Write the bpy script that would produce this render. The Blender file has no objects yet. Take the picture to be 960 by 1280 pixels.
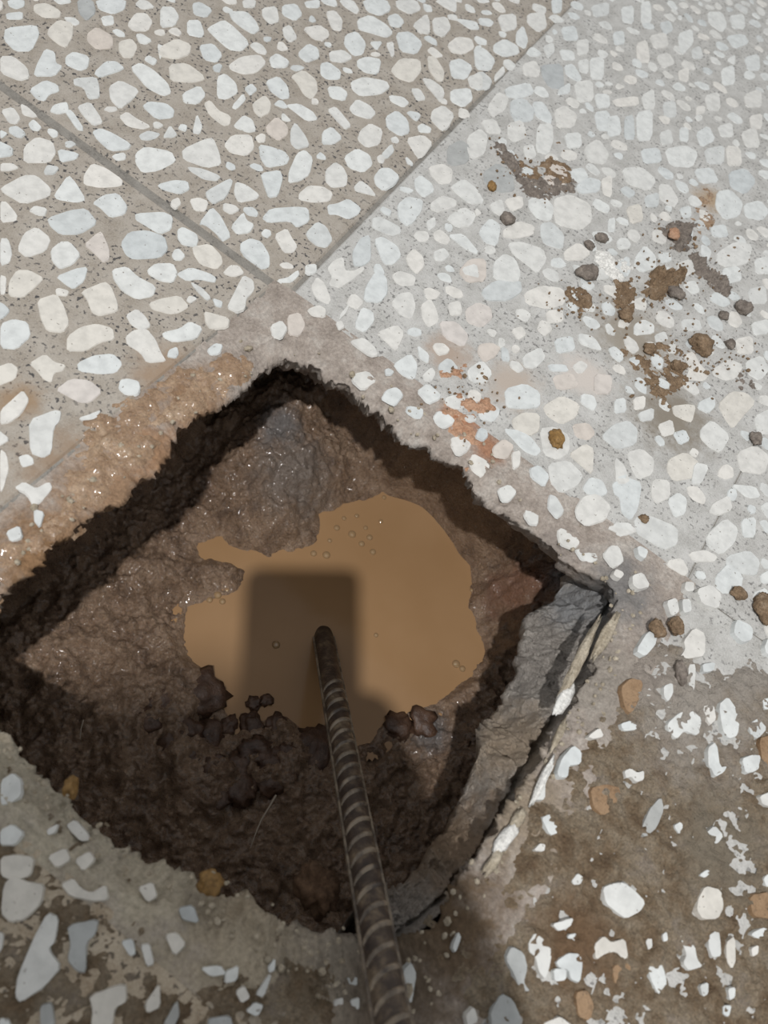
import bpy, bmesh, math, random
import numpy as np
from mathutils import Vector, Matrix, noise as mnoise

random.seed(7)
rng = np.random.default_rng(7)
scn = bpy.context.scene
COL = scn.collection

# ------------------------------------------------------------------ camera
CAM = np.array([0.18019046, -0.31241387, 0.42516989])
ROT = np.array([[0.79724713, -0.59749852, 0.08597988],
                [0.55162982, 0.66326712, -0.50574823],
                [0.24515619, 0.45063539, 0.85838580]])
FPX = 960.0
cam_data = bpy.data.cameras.new('camera')
cam = bpy.data.objects.new('camera', cam_data)
COL.objects.link(cam)
m4 = Matrix.Identity(4)
for i in range(3):
    for j in range(3):
        m4[i][j] = float(ROT[i, j])
    m4[i][3] = float(CAM[i])
cam.matrix_world = m4
cam_data.sensor_fit = 'VERTICAL'
cam_data.sensor_height = 36.0
cam_data.sensor_width = 27.0
cam_data.lens = FPX / 1280.0 * 36.0
cam_data.clip_start = 0.01
cam_data.dof.use_dof = True
cam_data.dof.focus_distance = 0.58
cam_data.dof.aperture_fstop = 8.0
scn.camera = cam

# ------------------------------------------------------------------ world and lamp
world = bpy.data.worlds.new('room_light')
scn.world = world
world.use_nodes = True
wb = world.node_tree.nodes['Background']
wb.inputs[0].default_value = (0.985, 0.99, 1.0, 1)
wb.inputs[1].default_value = 0.50

LAMP = np.array([0.295, -1.155, 2.40])
ld = bpy.data.lights.new('bulb_light', 'POINT')
ld.energy = 208.0
ld.color = (1.0, 0.99, 0.985)
ld.shadow_soft_size = 0.028
lo = bpy.data.objects.new('bulb_light', ld)
lo.location = LAMP
COL.objects.link(lo)

scn.view_settings.view_transform = 'Standard'
scn.view_settings.look = 'None'
scn.view_settings.gamma = 1.0
scn.view_settings.exposure = 0.0
scn.view_settings.use_curve_mapping = False


# ------------------------------------------------------------------ helpers
def at(u, v, z=0.0):
    """the point at height z that the photograph shows at pixel (u, v)"""
    d = ROT @ np.array([(u - 480) / FPX, -(v - 640) / FPX, -1.0])
    return CAM + d * ((z - CAM[2]) / d[2])


def to_px(P):
    v = (np.asarray(P) - CAM) @ ROT
    return np.stack([480 + FPX * v[..., 0] / -v[..., 2], 640 - FPX * v[..., 1] / -v[..., 2]], -1)


def poly_at(pts, z=0.0):
    return np.array([at(u, v, z)[:2] for u, v in pts])


_tab = rng.random((256, 256))


def vnoise(x, y):
    xi = np.floor(x).astype(int); yi = np.floor(y).astype(int)
    fx = x - xi; fy = y - yi
    fx = fx * fx * (3 - 2 * fx); fy = fy * fy * (3 - 2 * fy)
    a = _tab[xi & 255, yi & 255]; b = _tab[(xi + 1) & 255, yi & 255]
    c = _tab[xi & 255, (yi + 1) & 255]; d = _tab[(xi + 1) & 255, (yi + 1) & 255]
    return (a * (1 - fx) + b * fx) * (1 - fy) + (c * (1 - fx) + d * fx) * fy * 1.0 - 0.5


def fbm(x, y, scale, octs=4, gain=0.5, seed=0.0):
    r = 0.0; a = 1.0; f = 1.0 / scale
    for k in range(octs):
        r = r + a * vnoise(x * f + 17.3 * k + seed, y * f - 9.1 * k + seed * 1.7)
        a *= gain; f *= 2.03
    return r


def sstep(a, b, x):
    t = np.clip((x - a) / (b - a), 0, 1)
    return t * t * (3 - 2 * t)


def sdf(P, poly):
    """signed distance to a polygon, positive inside"""
    P = np.asarray(P); best = np.full(len(P), 1e9); inside = np.zeros(len(P), bool)
    n = len(poly)
    for i in range(n):
        a = poly[i]; b = poly[(i + 1) % n]; e = b - a
        w = P - a
        t = np.clip((w @ e) / (e @ e + 1e-15), 0, 1)
        d = np.hypot(w[:, 0] - t * e[0], w[:, 1] - t * e[1])
        best = np.minimum(best, d)
        c = (a[1] > P[:, 1]) != (b[1] > P[:, 1])
        with np.errstate(divide='ignore', invalid='ignore'):
            xc = a[0] + (P[:, 1] - a[1]) * e[0] / (e[1] if e[1] else 1e-15)
        inside ^= c & (P[:, 0] < xc)
    return np.where(inside, best, -best)


def make(name, verts, faces, mat, parent=None, loc=(0, 0, 0), smooth=True):
    me = bpy.data.meshes.new(name)
    me.from_pydata([tuple(map(float, v)) for v in verts], [], [tuple(map(int, f)) for f in faces])
    if smooth:
        me.polygons.foreach_set('use_smooth', [True] * len(me.polygons))
    me.update()
    o = bpy.data.objects.new(name, me)
    o.location = tuple(map(float, loc))
    if mat:
        me.materials.append(mat)
    COL.objects.link(o)
    if parent:
        o.parent = parent
    return o


def tag(o, label=None, cat=None, group=None, kind=None):
    for k, v in (('label', label), ('category', cat), ('group', group), ('kind', kind)):
        if v:
            o[k] = v
    return o


def empty(name, loc=(0, 0, 0)):
    o = bpy.data.objects.new(name, None)
    o.empty_display_size = 0.02
    o.location = tuple(map(float, loc))
    COL.objects.link(o)
    return o


# ------------------------------------------------------------------ materials
def lin(r, g, b):
    f = lambda c: (c / 255 / 12.92) if c / 255 <= 0.04045 else ((c / 255 + 0.055) / 1.055) ** 2.4
    return (f(r), f(g), f(b), 1)


class Mat:
    def __init__(self, name, rough=0.6, spec=0.4):
        self.m = bpy.data.materials.new(name)
        self.m.use_nodes = True
        self.nt = self.m.node_tree
        self.bsdf = self.nt.nodes['Principled BSDF']
        self.bsdf.inputs['Roughness'].default_value = rough
        self.bsdf.inputs['Specular IOR Level'].default_value = spec
        self.tc = self.nt.nodes.new('ShaderNodeNewGeometry').outputs['Position']

    def noise(self, scale, detail=4, rough=0.6, dist=0.0, stretch=None):
        vec = self.tc
        if stretch:
            mp = self.nt.nodes.new('ShaderNodeMapping')
            mp.inputs['Scale'].default_value = stretch[:3]
            mp.inputs['Rotation'].default_value = (0, 0, stretch[3])
            self.nt.links.new(vec, mp.inputs['Vector']); vec = mp.outputs[0]
        n = self.nt.nodes.new('ShaderNodeTexNoise')
        n.inputs['Scale'].default_value = scale
        n.inputs['Detail'].default_value = detail
        n.inputs['Roughness'].default_value = rough
        n.inputs['Distortion'].default_value = dist
        self.nt.links.new(vec, n.inputs['Vector'])
        return n.outputs['Fac']

    def voronoi(self, scale, rnd=1.0):
        n = self.nt.nodes.new('ShaderNodeTexVoronoi')
        n.inputs['Scale'].default_value = scale
        n.inputs['Randomness'].default_value = rnd
        self.nt.links.new(self.tc, n.inputs['Vector'])
        return n.outputs['Distance']

    def ramp(self, fac, stops, mode='LINEAR'):
        r = self.nt.nodes.new('ShaderNodeValToRGB')
        r.color_ramp.interpolation = mode
        e = r.color_ramp.elements
        while len(e) < len(stops):
            e.new(0.5)
        for k, (p, c) in enumerate(stops):
            e[k].position = p
            e[k].color = c if len(c) == 4 else (*c, 1)
        self.nt.links.new(fac, r.inputs[0])
        return r.outputs[0]

    def mix(self, fac, a, b):
        n = self.nt.nodes.new('ShaderNodeMix')
        n.data_type = 'RGBA'
        for sock, val in ((n.inputs[0], fac), (n.inputs[6], a), (n.inputs[7], b)):
            if hasattr(val, 'links'):
                self.nt.links.new(val, sock)
            else:
                sock.default_value = val
        return n.outputs[2]

    def math(self, op, a, b=None, c=None):
        n = self.nt.nodes.new('ShaderNodeMath'); n.operation = op
        for k, v in enumerate((a, b, c)):
            if v is None:
                continue
            if hasattr(v, 'links'):
                self.nt.links.new(v, n.inputs[k])
            else:
                n.inputs[k].default_value = v
        return n.outputs[0]

    def mask(self, x, y, r, soft=0.75):
        """a blotch round a place on the floor, ragged by noise"""
        d = self.nt.nodes.new('ShaderNodeVectorMath'); d.operation = 'DISTANCE'
        mp = self.nt.nodes.new('ShaderNodeMapping'); mp.inputs['Scale'].default_value = (1, 1, 0)
        self.nt.links.new(self.tc, mp.inputs['Vector'])
        self.nt.links.new(mp.outputs[0], d.inputs[0]); d.inputs[1].default_value = (x, y, 0)
        n = self.noise(75, 5, 0.7)
        v = self.math('ADD', d.outputs['Value'], self.math('MULTIPLY', self.math('SUBTRACT', n, 0.5), r * 2.2))
        mr = self.nt.nodes.new('ShaderNodeMapRange'); mr.interpolation_type = 'SMOOTHSTEP'
        self.nt.links.new(v, mr.inputs[0])
        mr.inputs[1].default_value = r * (1 - soft); mr.inputs[2].default_value = r * (1 + soft)
        mr.inputs[3].default_value = 1; mr.inputs[4].default_value = 0
        return mr.outputs[0]

    def random_obj(self):
        return self.nt.nodes.new('ShaderNodeObjectInfo').outputs['Random']

    def random_island(self):
        return self.nt.nodes.new('ShaderNodeNewGeometry').outputs['Random Per Island']

    def color(self, c):
        if hasattr(c, 'links'):
            self.nt.links.new(c, self.bsdf.inputs['Base Color'])
        else:
            self.bsdf.inputs['Base Color'].default_value = c
        return self

    def roughness(self, sock):
        self.nt.links.new(sock, self.bsdf.inputs['Roughness'])

    def bump(self, height, dist=0.001, strength=1.0):
        b = self.nt.nodes.new('ShaderNodeBump')
        b.inputs['Distance'].default_value = dist
        b.inputs['Strength'].default_value = strength
        self.nt.links.new(height, b.inputs['Height'])
        prev = self.bsdf.inputs['Normal']
        if prev.links:
            self.nt.links.new(prev.links[0].from_socket, b.inputs['Normal'])
        self.nt.links.new(b.outputs[0], prev)
        return self


def speckled(name, c1, c2, dark, amount=0.5, rough=0.65, haze=None):
    M = Mat(name, rough, 0.35)
    col = M.ramp(M.noise(55, 5, 0.65), [(0.32, c1), (0.66, c2)])
    fine = M.noise(900, 3, 0.6)
    col = M.mix(M.ramp(fine, [(0.4, (0, 0, 0)), (0.75, (0.5, 0.5, 0.5))]), col, tuple(min(1, x * 1.35) for x in c2[:3]) + (1,))
    sp = M.noise(330, 2, 0.5)
    gate = M.noise(38, 3, 0.6)
    f = M.math('MULTIPLY', M.ramp(sp, [(0.57, (0, 0, 0)), (0.63, (1, 1, 1))]), M.ramp(gate, [(0.38, (0, 0, 0)), (0.56, (amount,) * 3)]))
    col = M.mix(f, col, dark)
    if haze:
        for (x, y, r, c) in haze:
            col = M.mix(M.mask(x, y, r), col, c)
    M.color(col)
    M.bump(M.noise(500, 4, 0.7), 0.0006, 0.6)
    return M.m


w_ = lambda u, v: tuple(at(u, v)[:2])
M_matrix_left = speckled('cement_matrix_grey', lin(142, 133, 121), lin(166, 159, 149), lin(58, 58, 60), 0.9,
                         haze=[(*w_(90, 600), 0.028, lin(146, 126, 106)), (*w_(215, 470), 0.022, lin(152, 132, 112)),
                               (*w_(20, 500), 0.012, lin(150, 128, 104)), (*w_(20, 690), 0.02, lin(136, 112, 86))])
M_matrix_pale = speckled('cement_matrix_pale', lin(158, 156, 151), lin(188, 187, 183), lin(96, 94, 92), 0.7,
                         haze=[(*w_(840, 520), 0.03, lin(134, 126, 114)), (*w_(790, 420), 0.03, lin(150, 142, 130)),
                               (*w_(640, 480), 0.018, lin(178, 166, 154)), (*w_(560, 440), 0.015, lin(168, 152, 138)),
                               (*w_(730, 470), 0.018, lin(198, 190, 182)), (*w_(890, 250), 0.016, lin(168, 148, 124))])
M_matrix_dirty = speckled('cement_matrix_dirty', lin(146, 128, 105), lin(186, 174, 155), lin(58, 48, 40), 0.8)
M_grout = speckled('grout', lin(112, 108, 101), lin(140, 136, 129), lin(70, 68, 66), 0.4)
M_grout_pale = speckled('grout_pale', lin(166, 165, 160), lin(184, 183, 178), lin(110, 108, 105), 0.3)


def chip_mat(name, stops, island=False, rough=0.5):
    M = Mat(name, rough, 0.35)
    col = M.ramp(M.random_island() if island else M.random_obj(), stops)
    vein = M.ramp(M.noise(120, 4, 0.6), [(0.35, (0.84, 0.84, 0.84)), (0.6, (1, 1, 1))])
    mm = M.nt.nodes.new('ShaderNodeMix'); mm.data_type = 'RGBA'; mm.blend_type = 'MULTIPLY'; mm.inputs[0].default_value = 1
    M.nt.links.new(col, mm.inputs[6]); M.nt.links.new(vein, mm.inputs[7])
    sp = M.ramp(M.noise(420, 2, 0.5), [(0.70, (0, 0, 0)), (0.74, (0.75, 0.75, 0.75))])
    M.color(M.mix(sp, mm.outputs[2], lin(120, 112, 102)))
    M.bump(M.noise(260, 3, 0.6), 0.0004, 0.5)
    return M.m


WHITES = [(0.0, lin(208, 212, 211)), (0.35, lin(218, 220, 217)), (0.6, lin(213, 212, 207)), (0.82, lin(220, 217, 210)), (1.0, lin(198, 203, 203))]
M_chip = chip_mat('marble_chip_white', WHITES)
M_chip_is = chip_mat('marble_chip_mixed', WHITES, True)
M_chip_c = chip_mat('marble_chip_cream', [(0, lin(216, 212, 203)), (1, lin(211, 207, 198))])
M_chip_p = chip_mat('marble_chip_peach', [(0, lin(208, 202, 196)), (1, lin(206, 197, 187))])
M_chip_g = chip_mat('marble_chip_grey', [(0, lin(180, 184, 184)), (1, lin(170, 171, 168))])
M_chip_b = speckled('stone_chip_brown', lin(122, 96, 70), lin(152, 126, 98), lin(96, 80, 64), 0.6)
CHIPM = {'': M_chip, 'c': M_chip_c, 'p': M_chip_p, 'g': M_chip_g, 'b': M_chip_b}


def soil(name, stops, rough=0.6, scale=38, bump=0.002, wet=0.4, glint=False, patch=None):
    M = Mat(name, rough, wet)
    col = M.ramp(M.noise(scale, 6, 0.68), stops)
    fine = M.ramp(M.noise(620, 4, 0.7), [(0.3, (0.62, 0.62, 0.62)), (0.7, (1.25, 1.25, 1.25))])
    mm = M.nt.nodes.new('ShaderNodeMix'); mm.data_type = 'RGBA'; mm.blend_type = 'MULTIPLY'; mm.inputs[0].default_value = 1
    M.nt.links.new(col, mm.inputs[6]); M.nt.links.new(fine, mm.inputs[7])
    col = mm.outputs[2]
    for (x, y, r, c) in patch or []:
        col = M.mix(M.mask(x, y, r), col, c)
    M.color(col)
    if glint:
        M.bsdf.inputs['Coat Weight'].default_value = 0.34
        M.bsdf.inputs['Coat Roughness'].default_value = 0.10
        M.roughness(M.ramp(M.noise(240, 3, 0.6), [(0.40, (0.14,) * 3), (0.58, (0.6,) * 3)]))
    M.bump(M.noise(150, 5, 0.7), bump, 0.8)
    M.bump(M.noise(700, 4, 0.7), bump * 0.35, 0.8)
    return M.m


CELL = (-0.03, -0.323, 0.33, 0.037)
CTR = np.array([0.150, -0.143])
OUTER = np.array([(CELL[0] - .004, CELL[1] - .006), (CELL[2] + .006, CELL[1] - .006), (CELL[2] + .006, CELL[3] + .005), (CELL[0] - .004, CELL[3] + .005)])
PIT_PX = [(350, 447), (385, 456), (430, 481), (470, 514), (500, 540), (540, 563), (580, 590), (610, 625), (645, 653),
          (690, 688), (725, 708), (756, 728), (770, 752), (748, 826), (706, 898), (664, 968), (614, 1048), (574, 1108),
          (545, 1160), (500, 1178), (455, 1172), (400, 1160), (350, 1142), (300, 1122), (265, 1103), (220, 1085),
          (170, 1060), (130, 1040), (85, 1000), (45, 960), (0, 912), (-60, 868), (-118, 838), (-60, 785), (0, 737), (60, 690),
          (95, 655), (120, 637), (150, 620), (185, 595), (212, 560), (225, 535), (260, 513), (300, 490), (325, 463)]
PIT = poly_at(PIT_PX, -0.004)


def radial(poly, th):
    """distance from CTR to a polygon along each direction"""
    d = np.stack([np.cos(th), np.sin(th)], 1)
    best = np.full(len(th), -1.0)
    for a, b in zip(poly, np.roll(poly, -1, 0)):
        e = b - a; w = a - CTR
        den = d[:, 0] * e[1] - d[:, 1] * e[0]
        with np.errstate(divide='ignore', invalid='ignore'):
            t = (w[0] * e[1] - w[1] * e[0]) / den
            s = (w[0] * d[:, 1] - w[1] * d[:, 0]) / den
        ok = (s >= -1e-6) & (s <= 1 + 1e-6) & (t > 0)
        best = np.where(ok & (t > best), t, best)
    return best


def rim_z(P, s):
    """height of the broken mortar round the pit; s runs from 0 at the tiles to 1 at the brink"""
    ll = sstep(-0.225, -0.270, P[:, 1])           # the near side breaks away in a longer slope
    z = -0.0004 - 0.0040 * s ** 3 - ll * (0.013 * sstep(0.40, 1.0, s) - 0.0022 * np.exp(-((s - 0.40) / 0.07) ** 2))
    west = sstep(-0.018, -0.028, P[:, 0])
    z = z + fbm(P[:, 0], P[:, 1], 0.012, 5, 0.62, 1.0) * (0.0006 + 0.0050 * s ** 2.2 + ll * 0.004 * sstep(0.3, 0.7, s)) + 0.0006 * (1 - s) - west * (1 - s) * 0.0016
    return z


def ground(P):
    """surface height of floor and rim"""
    P = np.atleast_2d(P); w = P - CTR
    th = np.arctan2(w[:, 1], w[:, 0]); r = np.hypot(w[:, 0], w[:, 1])
    ro = radial(OUTER, th); ri = radial(PIT, th)
    s = (ro - r) / (ro - ri)
    z = rim_z(P, np.clip(s, 0, 1))
    return np.where(s > 0, np.maximum(z, -0.03), 0.0)


# ------------------------------------------------------------------ floor: marble chips read off the photograph
# each row: origin of a 200 px square of the photograph, then outlines in 1/96 of that square
CHIPS = [
(0, 0, "4,0 15,0 15,4 10,6 5,4;g:3,8 14,7 14,12 4,12;c:20,3 28,2 37,7 36,11 26,11 20,7;3,17 22,15 24,21 19,31 9,31 2,24;c:29,17 35,12 44,14 44,22 40,29 35,27 28,21;22,38 27,29 33,31 34,38 38,40 33,46 20,46;39,34 44,31 54,34 53,41 48,43 39,39;0,34 8,34 17,41 18,47 12,49 0,44;g:46,0 56,0 58,8 52,13 47,8;57,0 76,0 75,6 68,9 59,6;60,10 68,9 69,15 62,16;p:52,20 58,16 68,22 68,29 58,30 52,25;76,15 81,8 88,8 92,13 89,19 80,19;c:71,25 79,23 83,28 80,35 74,35 71,31;56,44 63,37 70,37 75,41 72,43 60,47;44,47 58,46 60,52 60,59 53,60 50,53 44,51;17,54 27,48 35,51 36,55 30,57 27,61 22,60;65,52 72,48 84,54 80,60 72,66 66,60;78,41 84,38 92,42 101,50 103,56 98,58 88,53;46,64 54,61 60,69 62,74 56,76 49,69;38,66 43,66 50,76 50,79 46,78;71,70 76,67 82,71 91,76 86,78 76,76;55,79 60,77 68,80 79,87 77,90 66,91 58,84;85,64 89,61 100,62 105,66 104,71 94,72;0,66 8,64 13,71 10,75 5,74;12,62 17,64 23,70 20,71 13,69;14,88 22,82 32,85 34,92 30,98 14,98;34,89 48,92 46,96 36,98;0,78 5,80 2,83 0,83;81,92 87,88 103,91 106,97 95,103 85,104 81,98;94,26 99,28 96,37"),
(200, 0, "0,4 8,4 12,10 9,16 0,17;19,2 24,1 32,6 28,11 20,9;16,12 24,12 27,20 25,23 16,21;c:0,28 10,23 19,27 18,33 10,36 -1,34;23,27 32,26 38,33 34,38 26,36;28,17 38,12 44,16 54,26 49,31 41,30 30,20;41,7 52,7 58,13 60,18 56,21 49,17 43,12;49,0 58,0 57,5 50,5;61,5 70,4 72,13 66,15 61,10;73,3 82,2 86,9 81,13 73,9;73,17 78,15 83,23 78,26 74,22;85,17 96,15 100,18 99,25 92,24;83,31 89,26 95,29 96,35 88,38 83,34;41,39 48,34 60,33 64,38 58,44 50,45 42,42;p:65,35 70,32 78,37 76,41 67,41;c:5,39 16,38 26,45 27,48 20,50 6,49;34,46 39,44 46,50 47,56 40,60 34,59;13,56 24,51 28,57 23,63 14,62;c:26,62 30,60 35,66 43,70 42,75 38,76 29,69;63,49 71,46 77,52 78,59 73,60 66,55;c:78,46 86,42 94,48 95,55 91,60 86,57 82,50;50,53 55,50 59,54 54,58;44,62 50,56 52,60 46,66 43,65;c:55,62 63,57 67,62 66,68 60,71 56,67;44,75 50,69 56,72 58,79 53,80 45,77;75,63 83,62 92,67 95,72 88,73 80,67;p:63,76 70,70 77,76 77,81 71,85 64,80;78,78 81,73 88,82 90,88 82,90 78,86;2,81 6,75 11,81 8,83 2,83;22,68 26,76 24,81 19,80;38,87 43,81 55,81 57,89 52,94 42,92;13,90 26,84 32,83 36,92 37,99 28,101 14,96;59,87 66,88 75,91 78,95 76,99 64,101 60,95;82,92 87,90 92,95 90,105 84,109 77,110 77,103;86,1 96,0 96,5 88,5"),
(400, 0, "11,0 20,0 24,6 22,9 14,4;25,0 40,0 43,6 36,10 28,7;45,0 58,0 61,6 54,9 46,5;3,7 9,6 14,12 13,19 7,18;0,16 5,18 6,22 0,26;22,12 30,9 40,15 44,20 40,23 30,20 23,18;40,10 46,8 51,13 48,17 42,16;55,15 64,8 66,13 66,21 60,20;67,11 76,10 79,17 74,23 68,20;68,0 82,0 82,8 75,5;80,11 94,13 96,18 90,18;15,21 22,19 28,26 26,33 20,34 14,27;29,25 38,25 34,31;39,26 44,25 45,33 43,35;45,20 54,19 62,26 58,33 48,31;76,27 82,22 91,23 93,29 86,33 79,32;5,31 14,30 20,35 14,38 6,37;22,36 28,34 37,36 35,45 27,44 22,40;0,38 5,37 13,43 12,48 4,48 0,45;c:42,42 48,35 60,36 61,43 55,50 46,47;c:64,34 69,34 75,43 74,49 70,49 65,42;77,37 84,35 92,40 88,48 79,47;93,28 97,27 98,42 93,40;18,49 26,46 40,49 42,53 36,57 24,58 19,54;4,52 12,52 17,56 15,61 6,59;61,47 67,48 74,53 75,57 72,62 69,58 63,51;54,53 60,53 64,60 58,61;41,57 50,58 54,62 50,65 42,61;78,54 90,53 92,60 86,65 78,61;17,65 22,59 30,63 34,68 30,72 20,69;4,66 9,64 14,69 19,76 15,78 10,73;39,70 46,66 53,72 54,80 48,82 40,77;67,66 74,63 81,69 77,77 73,79 66,72;1,79 7,76 14,83 8,87 1,87;24,78 30,74 38,78 36,87 28,89 22,84;51,83 62,81 68,86 62,94 58,95;36,93 43,86 45,91 40,96;14,94 22,89 30,93 32,99 26,104 17,101;g:76,88 84,84 90,88 89,98 80,100 76,98;88,82 96,77 101,82 99,93 92,96 88,92;88,46 97,44 98,54 90,53"),
(0, 200, "p:0,2 8,2 12,5 6,7 0,7;0,17 14,9 22,9 31,17 30,22 14,27 2,20;32,21 41,9 46,14 52,24 46,26 34,24;50,9 55,2 64,5 74,12 73,16 60,17 50,15;55,26 62,21 71,20 77,28 75,33 66,35 60,29;0,25 4,25 11,33 10,37 0,38;28,35 42,30 52,29 59,38 48,45 36,45 30,40;10,54 14,44 22,40 31,47 28,55 16,59;0,47 5,47 8,56 6,62 0,64;30,54 36,49 42,49 49,57 44,63 36,66 31,61;p:50,51 57,45 61,43 66,53 66,60 62,62 57,57;72,50 77,43 88,42 99,46 101,54 96,59 80,60 75,57;81,32 98,31 104,34 103,42 96,45 86,39 81,36;33,70 45,65 53,64 51,73 44,78 39,75;c:5,73 10,66 18,66 27,71 20,78 14,83 5,82;p:0,69 4,70 4,77 3,81 0,81;67,66 76,64 83,70 94,76 92,82 82,84 73,79 68,72;88,66 93,62 104,62 107,68 104,74 96,73 89,69;c:48,79 63,73 67,76 71,86 71,91 60,94 55,92 52,84;c:22,84 34,80 39,88 42,98 38,104 28,103 24,95;75,93 82,89 88,94 91,100 85,103 78,99;0,98 8,95 17,97 19,106 10,114 0,113"),
(200, 200, "16,4 26,5 37,10 34,13 26,12 18,7;-2,15 8,12 17,13 18,18 12,21 1,18;27,19 42,11 44,13 40,23 32,27 28,23;45,13 52,15 60,21 58,24 47,26 44,20;60,8 72,6 74,11 71,22 65,23 62,15;83,20 89,15 98,16 104,20 102,25 92,26 83,24;23,38 31,28 37,34 43,46 38,49 33,44 28,40;42,40 50,31 52,36 57,39 54,44 46,45;61,35 66,29 82,28 89,29 90,37 82,41 78,37 65,38;48,50 54,47 61,49 66,57 66,64 62,66 52,59 48,55;68,45 76,41 79,46 83,52 80,56 74,56;87,44 94,37 100,40 104,48 100,53 94,52 89,48;c:19,52 30,50 37,57 38,62 34,66 24,63 20,57;10,68 18,64 30,68 34,71 33,74 24,72 16,73 11,70;c:18,73 26,77 31,83 28,85 20,77;31,83 38,85 37,89 33,88;46,76 50,69 56,72 57,78 52,84 51,90 46,92 40,89 43,82;p:70,72 75,71 83,66 84,69 79,74 73,74;90,76 94,70 99,74 103,84 101,87 93,83;88,90 95,87 100,90 99,95 91,94;c:26,91 32,92 42,95 41,101 30,102 27,98;c:-7,86 0,83 12,81 18,88 12,92 6,93 -5,90"),
(400, 200, "3,6 9,1 14,4 17,10 16,16 7,17 3,13;20,16 24,12 30,16 34,22 29,21 21,19;32,10 36,5 42,5 48,10 45,15 38,19 33,15;4,27 10,26 17,23 25,29 23,33 17,36 10,33 5,33;46,27 52,22 62,24 61,31 56,38 52,40 47,36;56,12 60,9 67,14 69,19 62,23 57,18;65,4 74,2 80,6 79,14 72,15 66,9;66,26 73,21 82,24 82,28 72,32 66,30;78,16 86,11 94,17 99,26 90,27 80,19;75,35 86,28 94,33 91,40 82,41;31,35 36,34 48,40 49,44 43,46 31,41;p:63,37 69,34 70,40 65,43;19,55 24,47 30,45 31,60 26,64 20,64;32,48 37,46 47,52 49,58 44,63 38,63;4,65 8,60 14,58 15,66 20,67 26,64 27,66 20,72 12,77 5,75 7,70;27,76 33,67 40,70 41,80 36,86 26,85;51,58 56,53 62,58 63,64 58,69 53,64;42,86 47,80 55,79 58,88 55,96 48,93;60,87 66,83 70,89 72,97 65,101 61,95;21,97 25,88 32,91 33,97 27,104 21,101;76,45 86,44 95,55 94,57 86,53;p:84,65 94,62 96,72 88,72;p:12,92 18,86 16,92 11,97;76,86 84,84 86,93 78,94"),
(560, 0, "30,10 40,9 41,17 33,19;48,9 57,8 59,16 54,19 48,14;41,20 45,16 48,24 46,29 41,26;28,27 34,24 41,28 42,32 34,34 28,31;16,29 22,30 28,36 25,42 17,41;13,47 20,43 26,48 24,53 17,54;28,45 33,40 34,44 28,49;45,39 52,37 55,42 54,46 46,45;57,28 63,26 64,31 60,35;70,40 75,39 80,47 78,49 71,45;62,0 68,0 68,7 63,8;68,17 76,16 78,24 70,24;77,25 84,24 84,32 78,33;67,30 75,31 76,36 69,36;85,36 93,35 93,47 86,47;g:56,40 68,39 69,53 61,52 57,46;76,50 86,49 87,60 78,61;67,53 73,50 73,56 66,57;35,53 48,50 51,56 43,59 36,58;24,64 30,56 36,59 34,66 27,70;38,61 46,60 51,66 50,72 41,73 38,68;51,62 57,62 62,70 61,74 53,70;64,67 70,64 77,69 75,76 66,76;88,68 96,67 98,78 90,78;54,76 62,75 63,84 60,92 53,90;36,75 44,73 47,82 40,85 36,82;45,88 51,87 53,94 47,96;70,81 79,80 80,88 72,89;82,89 90,84 96,92 94,98 85,97;88,57 96,57 97,64 90,65;20,73 28,72 32,80 24,80;86,4 96,2 96,9 88,10;78,37 84,36 84,44 79,43"),
(760, 0, "8,5 15,4 15,14 9,13;20,2 25,2 26,13 20,14;3,20 9,19 10,26 4,27;31,14 37,13 39,18 34,21;25,22 34,20 36,28 28,29;17,27 23,25 25,37 18,37;29,34 36,32 40,38 33,41;42,21 50,18 51,26 44,33;50,30 55,28 57,35 51,35;60,8 68,8 71,15 68,19 61,14;73,10 81,9 82,17 75,17;71,22 81,21 84,26 76,29;68,42 75,40 76,50 69,51;71,36 76,33 76,39;42,43 48,41 48,49 43,48;20,58 27,54 28,65 22,65;3,60 17,58 18,63 6,64;0,71 6,70 8,80 0,82;10,71 15,70 16,83 10,83;17,69 26,67 26,83 18,84;33,62 40,61 41,70 34,70;31,80 37,78 39,86 32,87;43,77 48,77 48,85 43,84;53,80 60,76 64,84 56,88;58,58 66,56 67,66 60,66;82,57 91,54 92,64 83,64;80,80 88,77 91,88 83,88;66,76 74,74 75,82 68,82;35,90 46,88 53,92 50,100 38,99;58,90 69,88 69,98 60,98;71,88 79,89 80,99 72,99;20,90 30,89 32,97 22,98;85,70 92,69 92,77 86,77;p:53,64 58,64 58,68 53,69;82,35 90,33 91,42 84,42"),
(560, 200, "g:22,8 30,3 38,10 39,18 30,19 23,14;p:57,14 62,3 70,6 71,13 66,17 58,16;p:74,6 81,5 84,11 78,14 74,10;77,16 84,11 91,13 90,19 80,20;25,27 32,24 34,31 32,34 27,31;34,24 44,22 45,28 38,31;49,24 58,23 63,29 61,36 54,35 49,29;65,24 73,22 84,27 85,36 79,41 66,38 64,30;20,41 25,36 31,40 29,51 22,49 19,44;34,42 42,37 51,40 50,45 40,47 34,46;56,39 62,38 69,45 68,53 58,50 56,45;37,51 44,50 56,54 58,60 53,67 48,63 40,57;28,62 34,57 40,60 43,68 41,73 28,71;21,79 28,73 42,73 43,79 36,84 24,84;47,80 56,76 68,78 69,86 60,89 48,86;p:11,90 18,86 25,89 26,95 20,100 12,97;70,55 78,50 85,56 80,60 71,60;92,12 98,10 98,22 93,20;p:7,67 13,60 22,60 22,72 12,73;59,91 68,90 69,97 60,98"),
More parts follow.
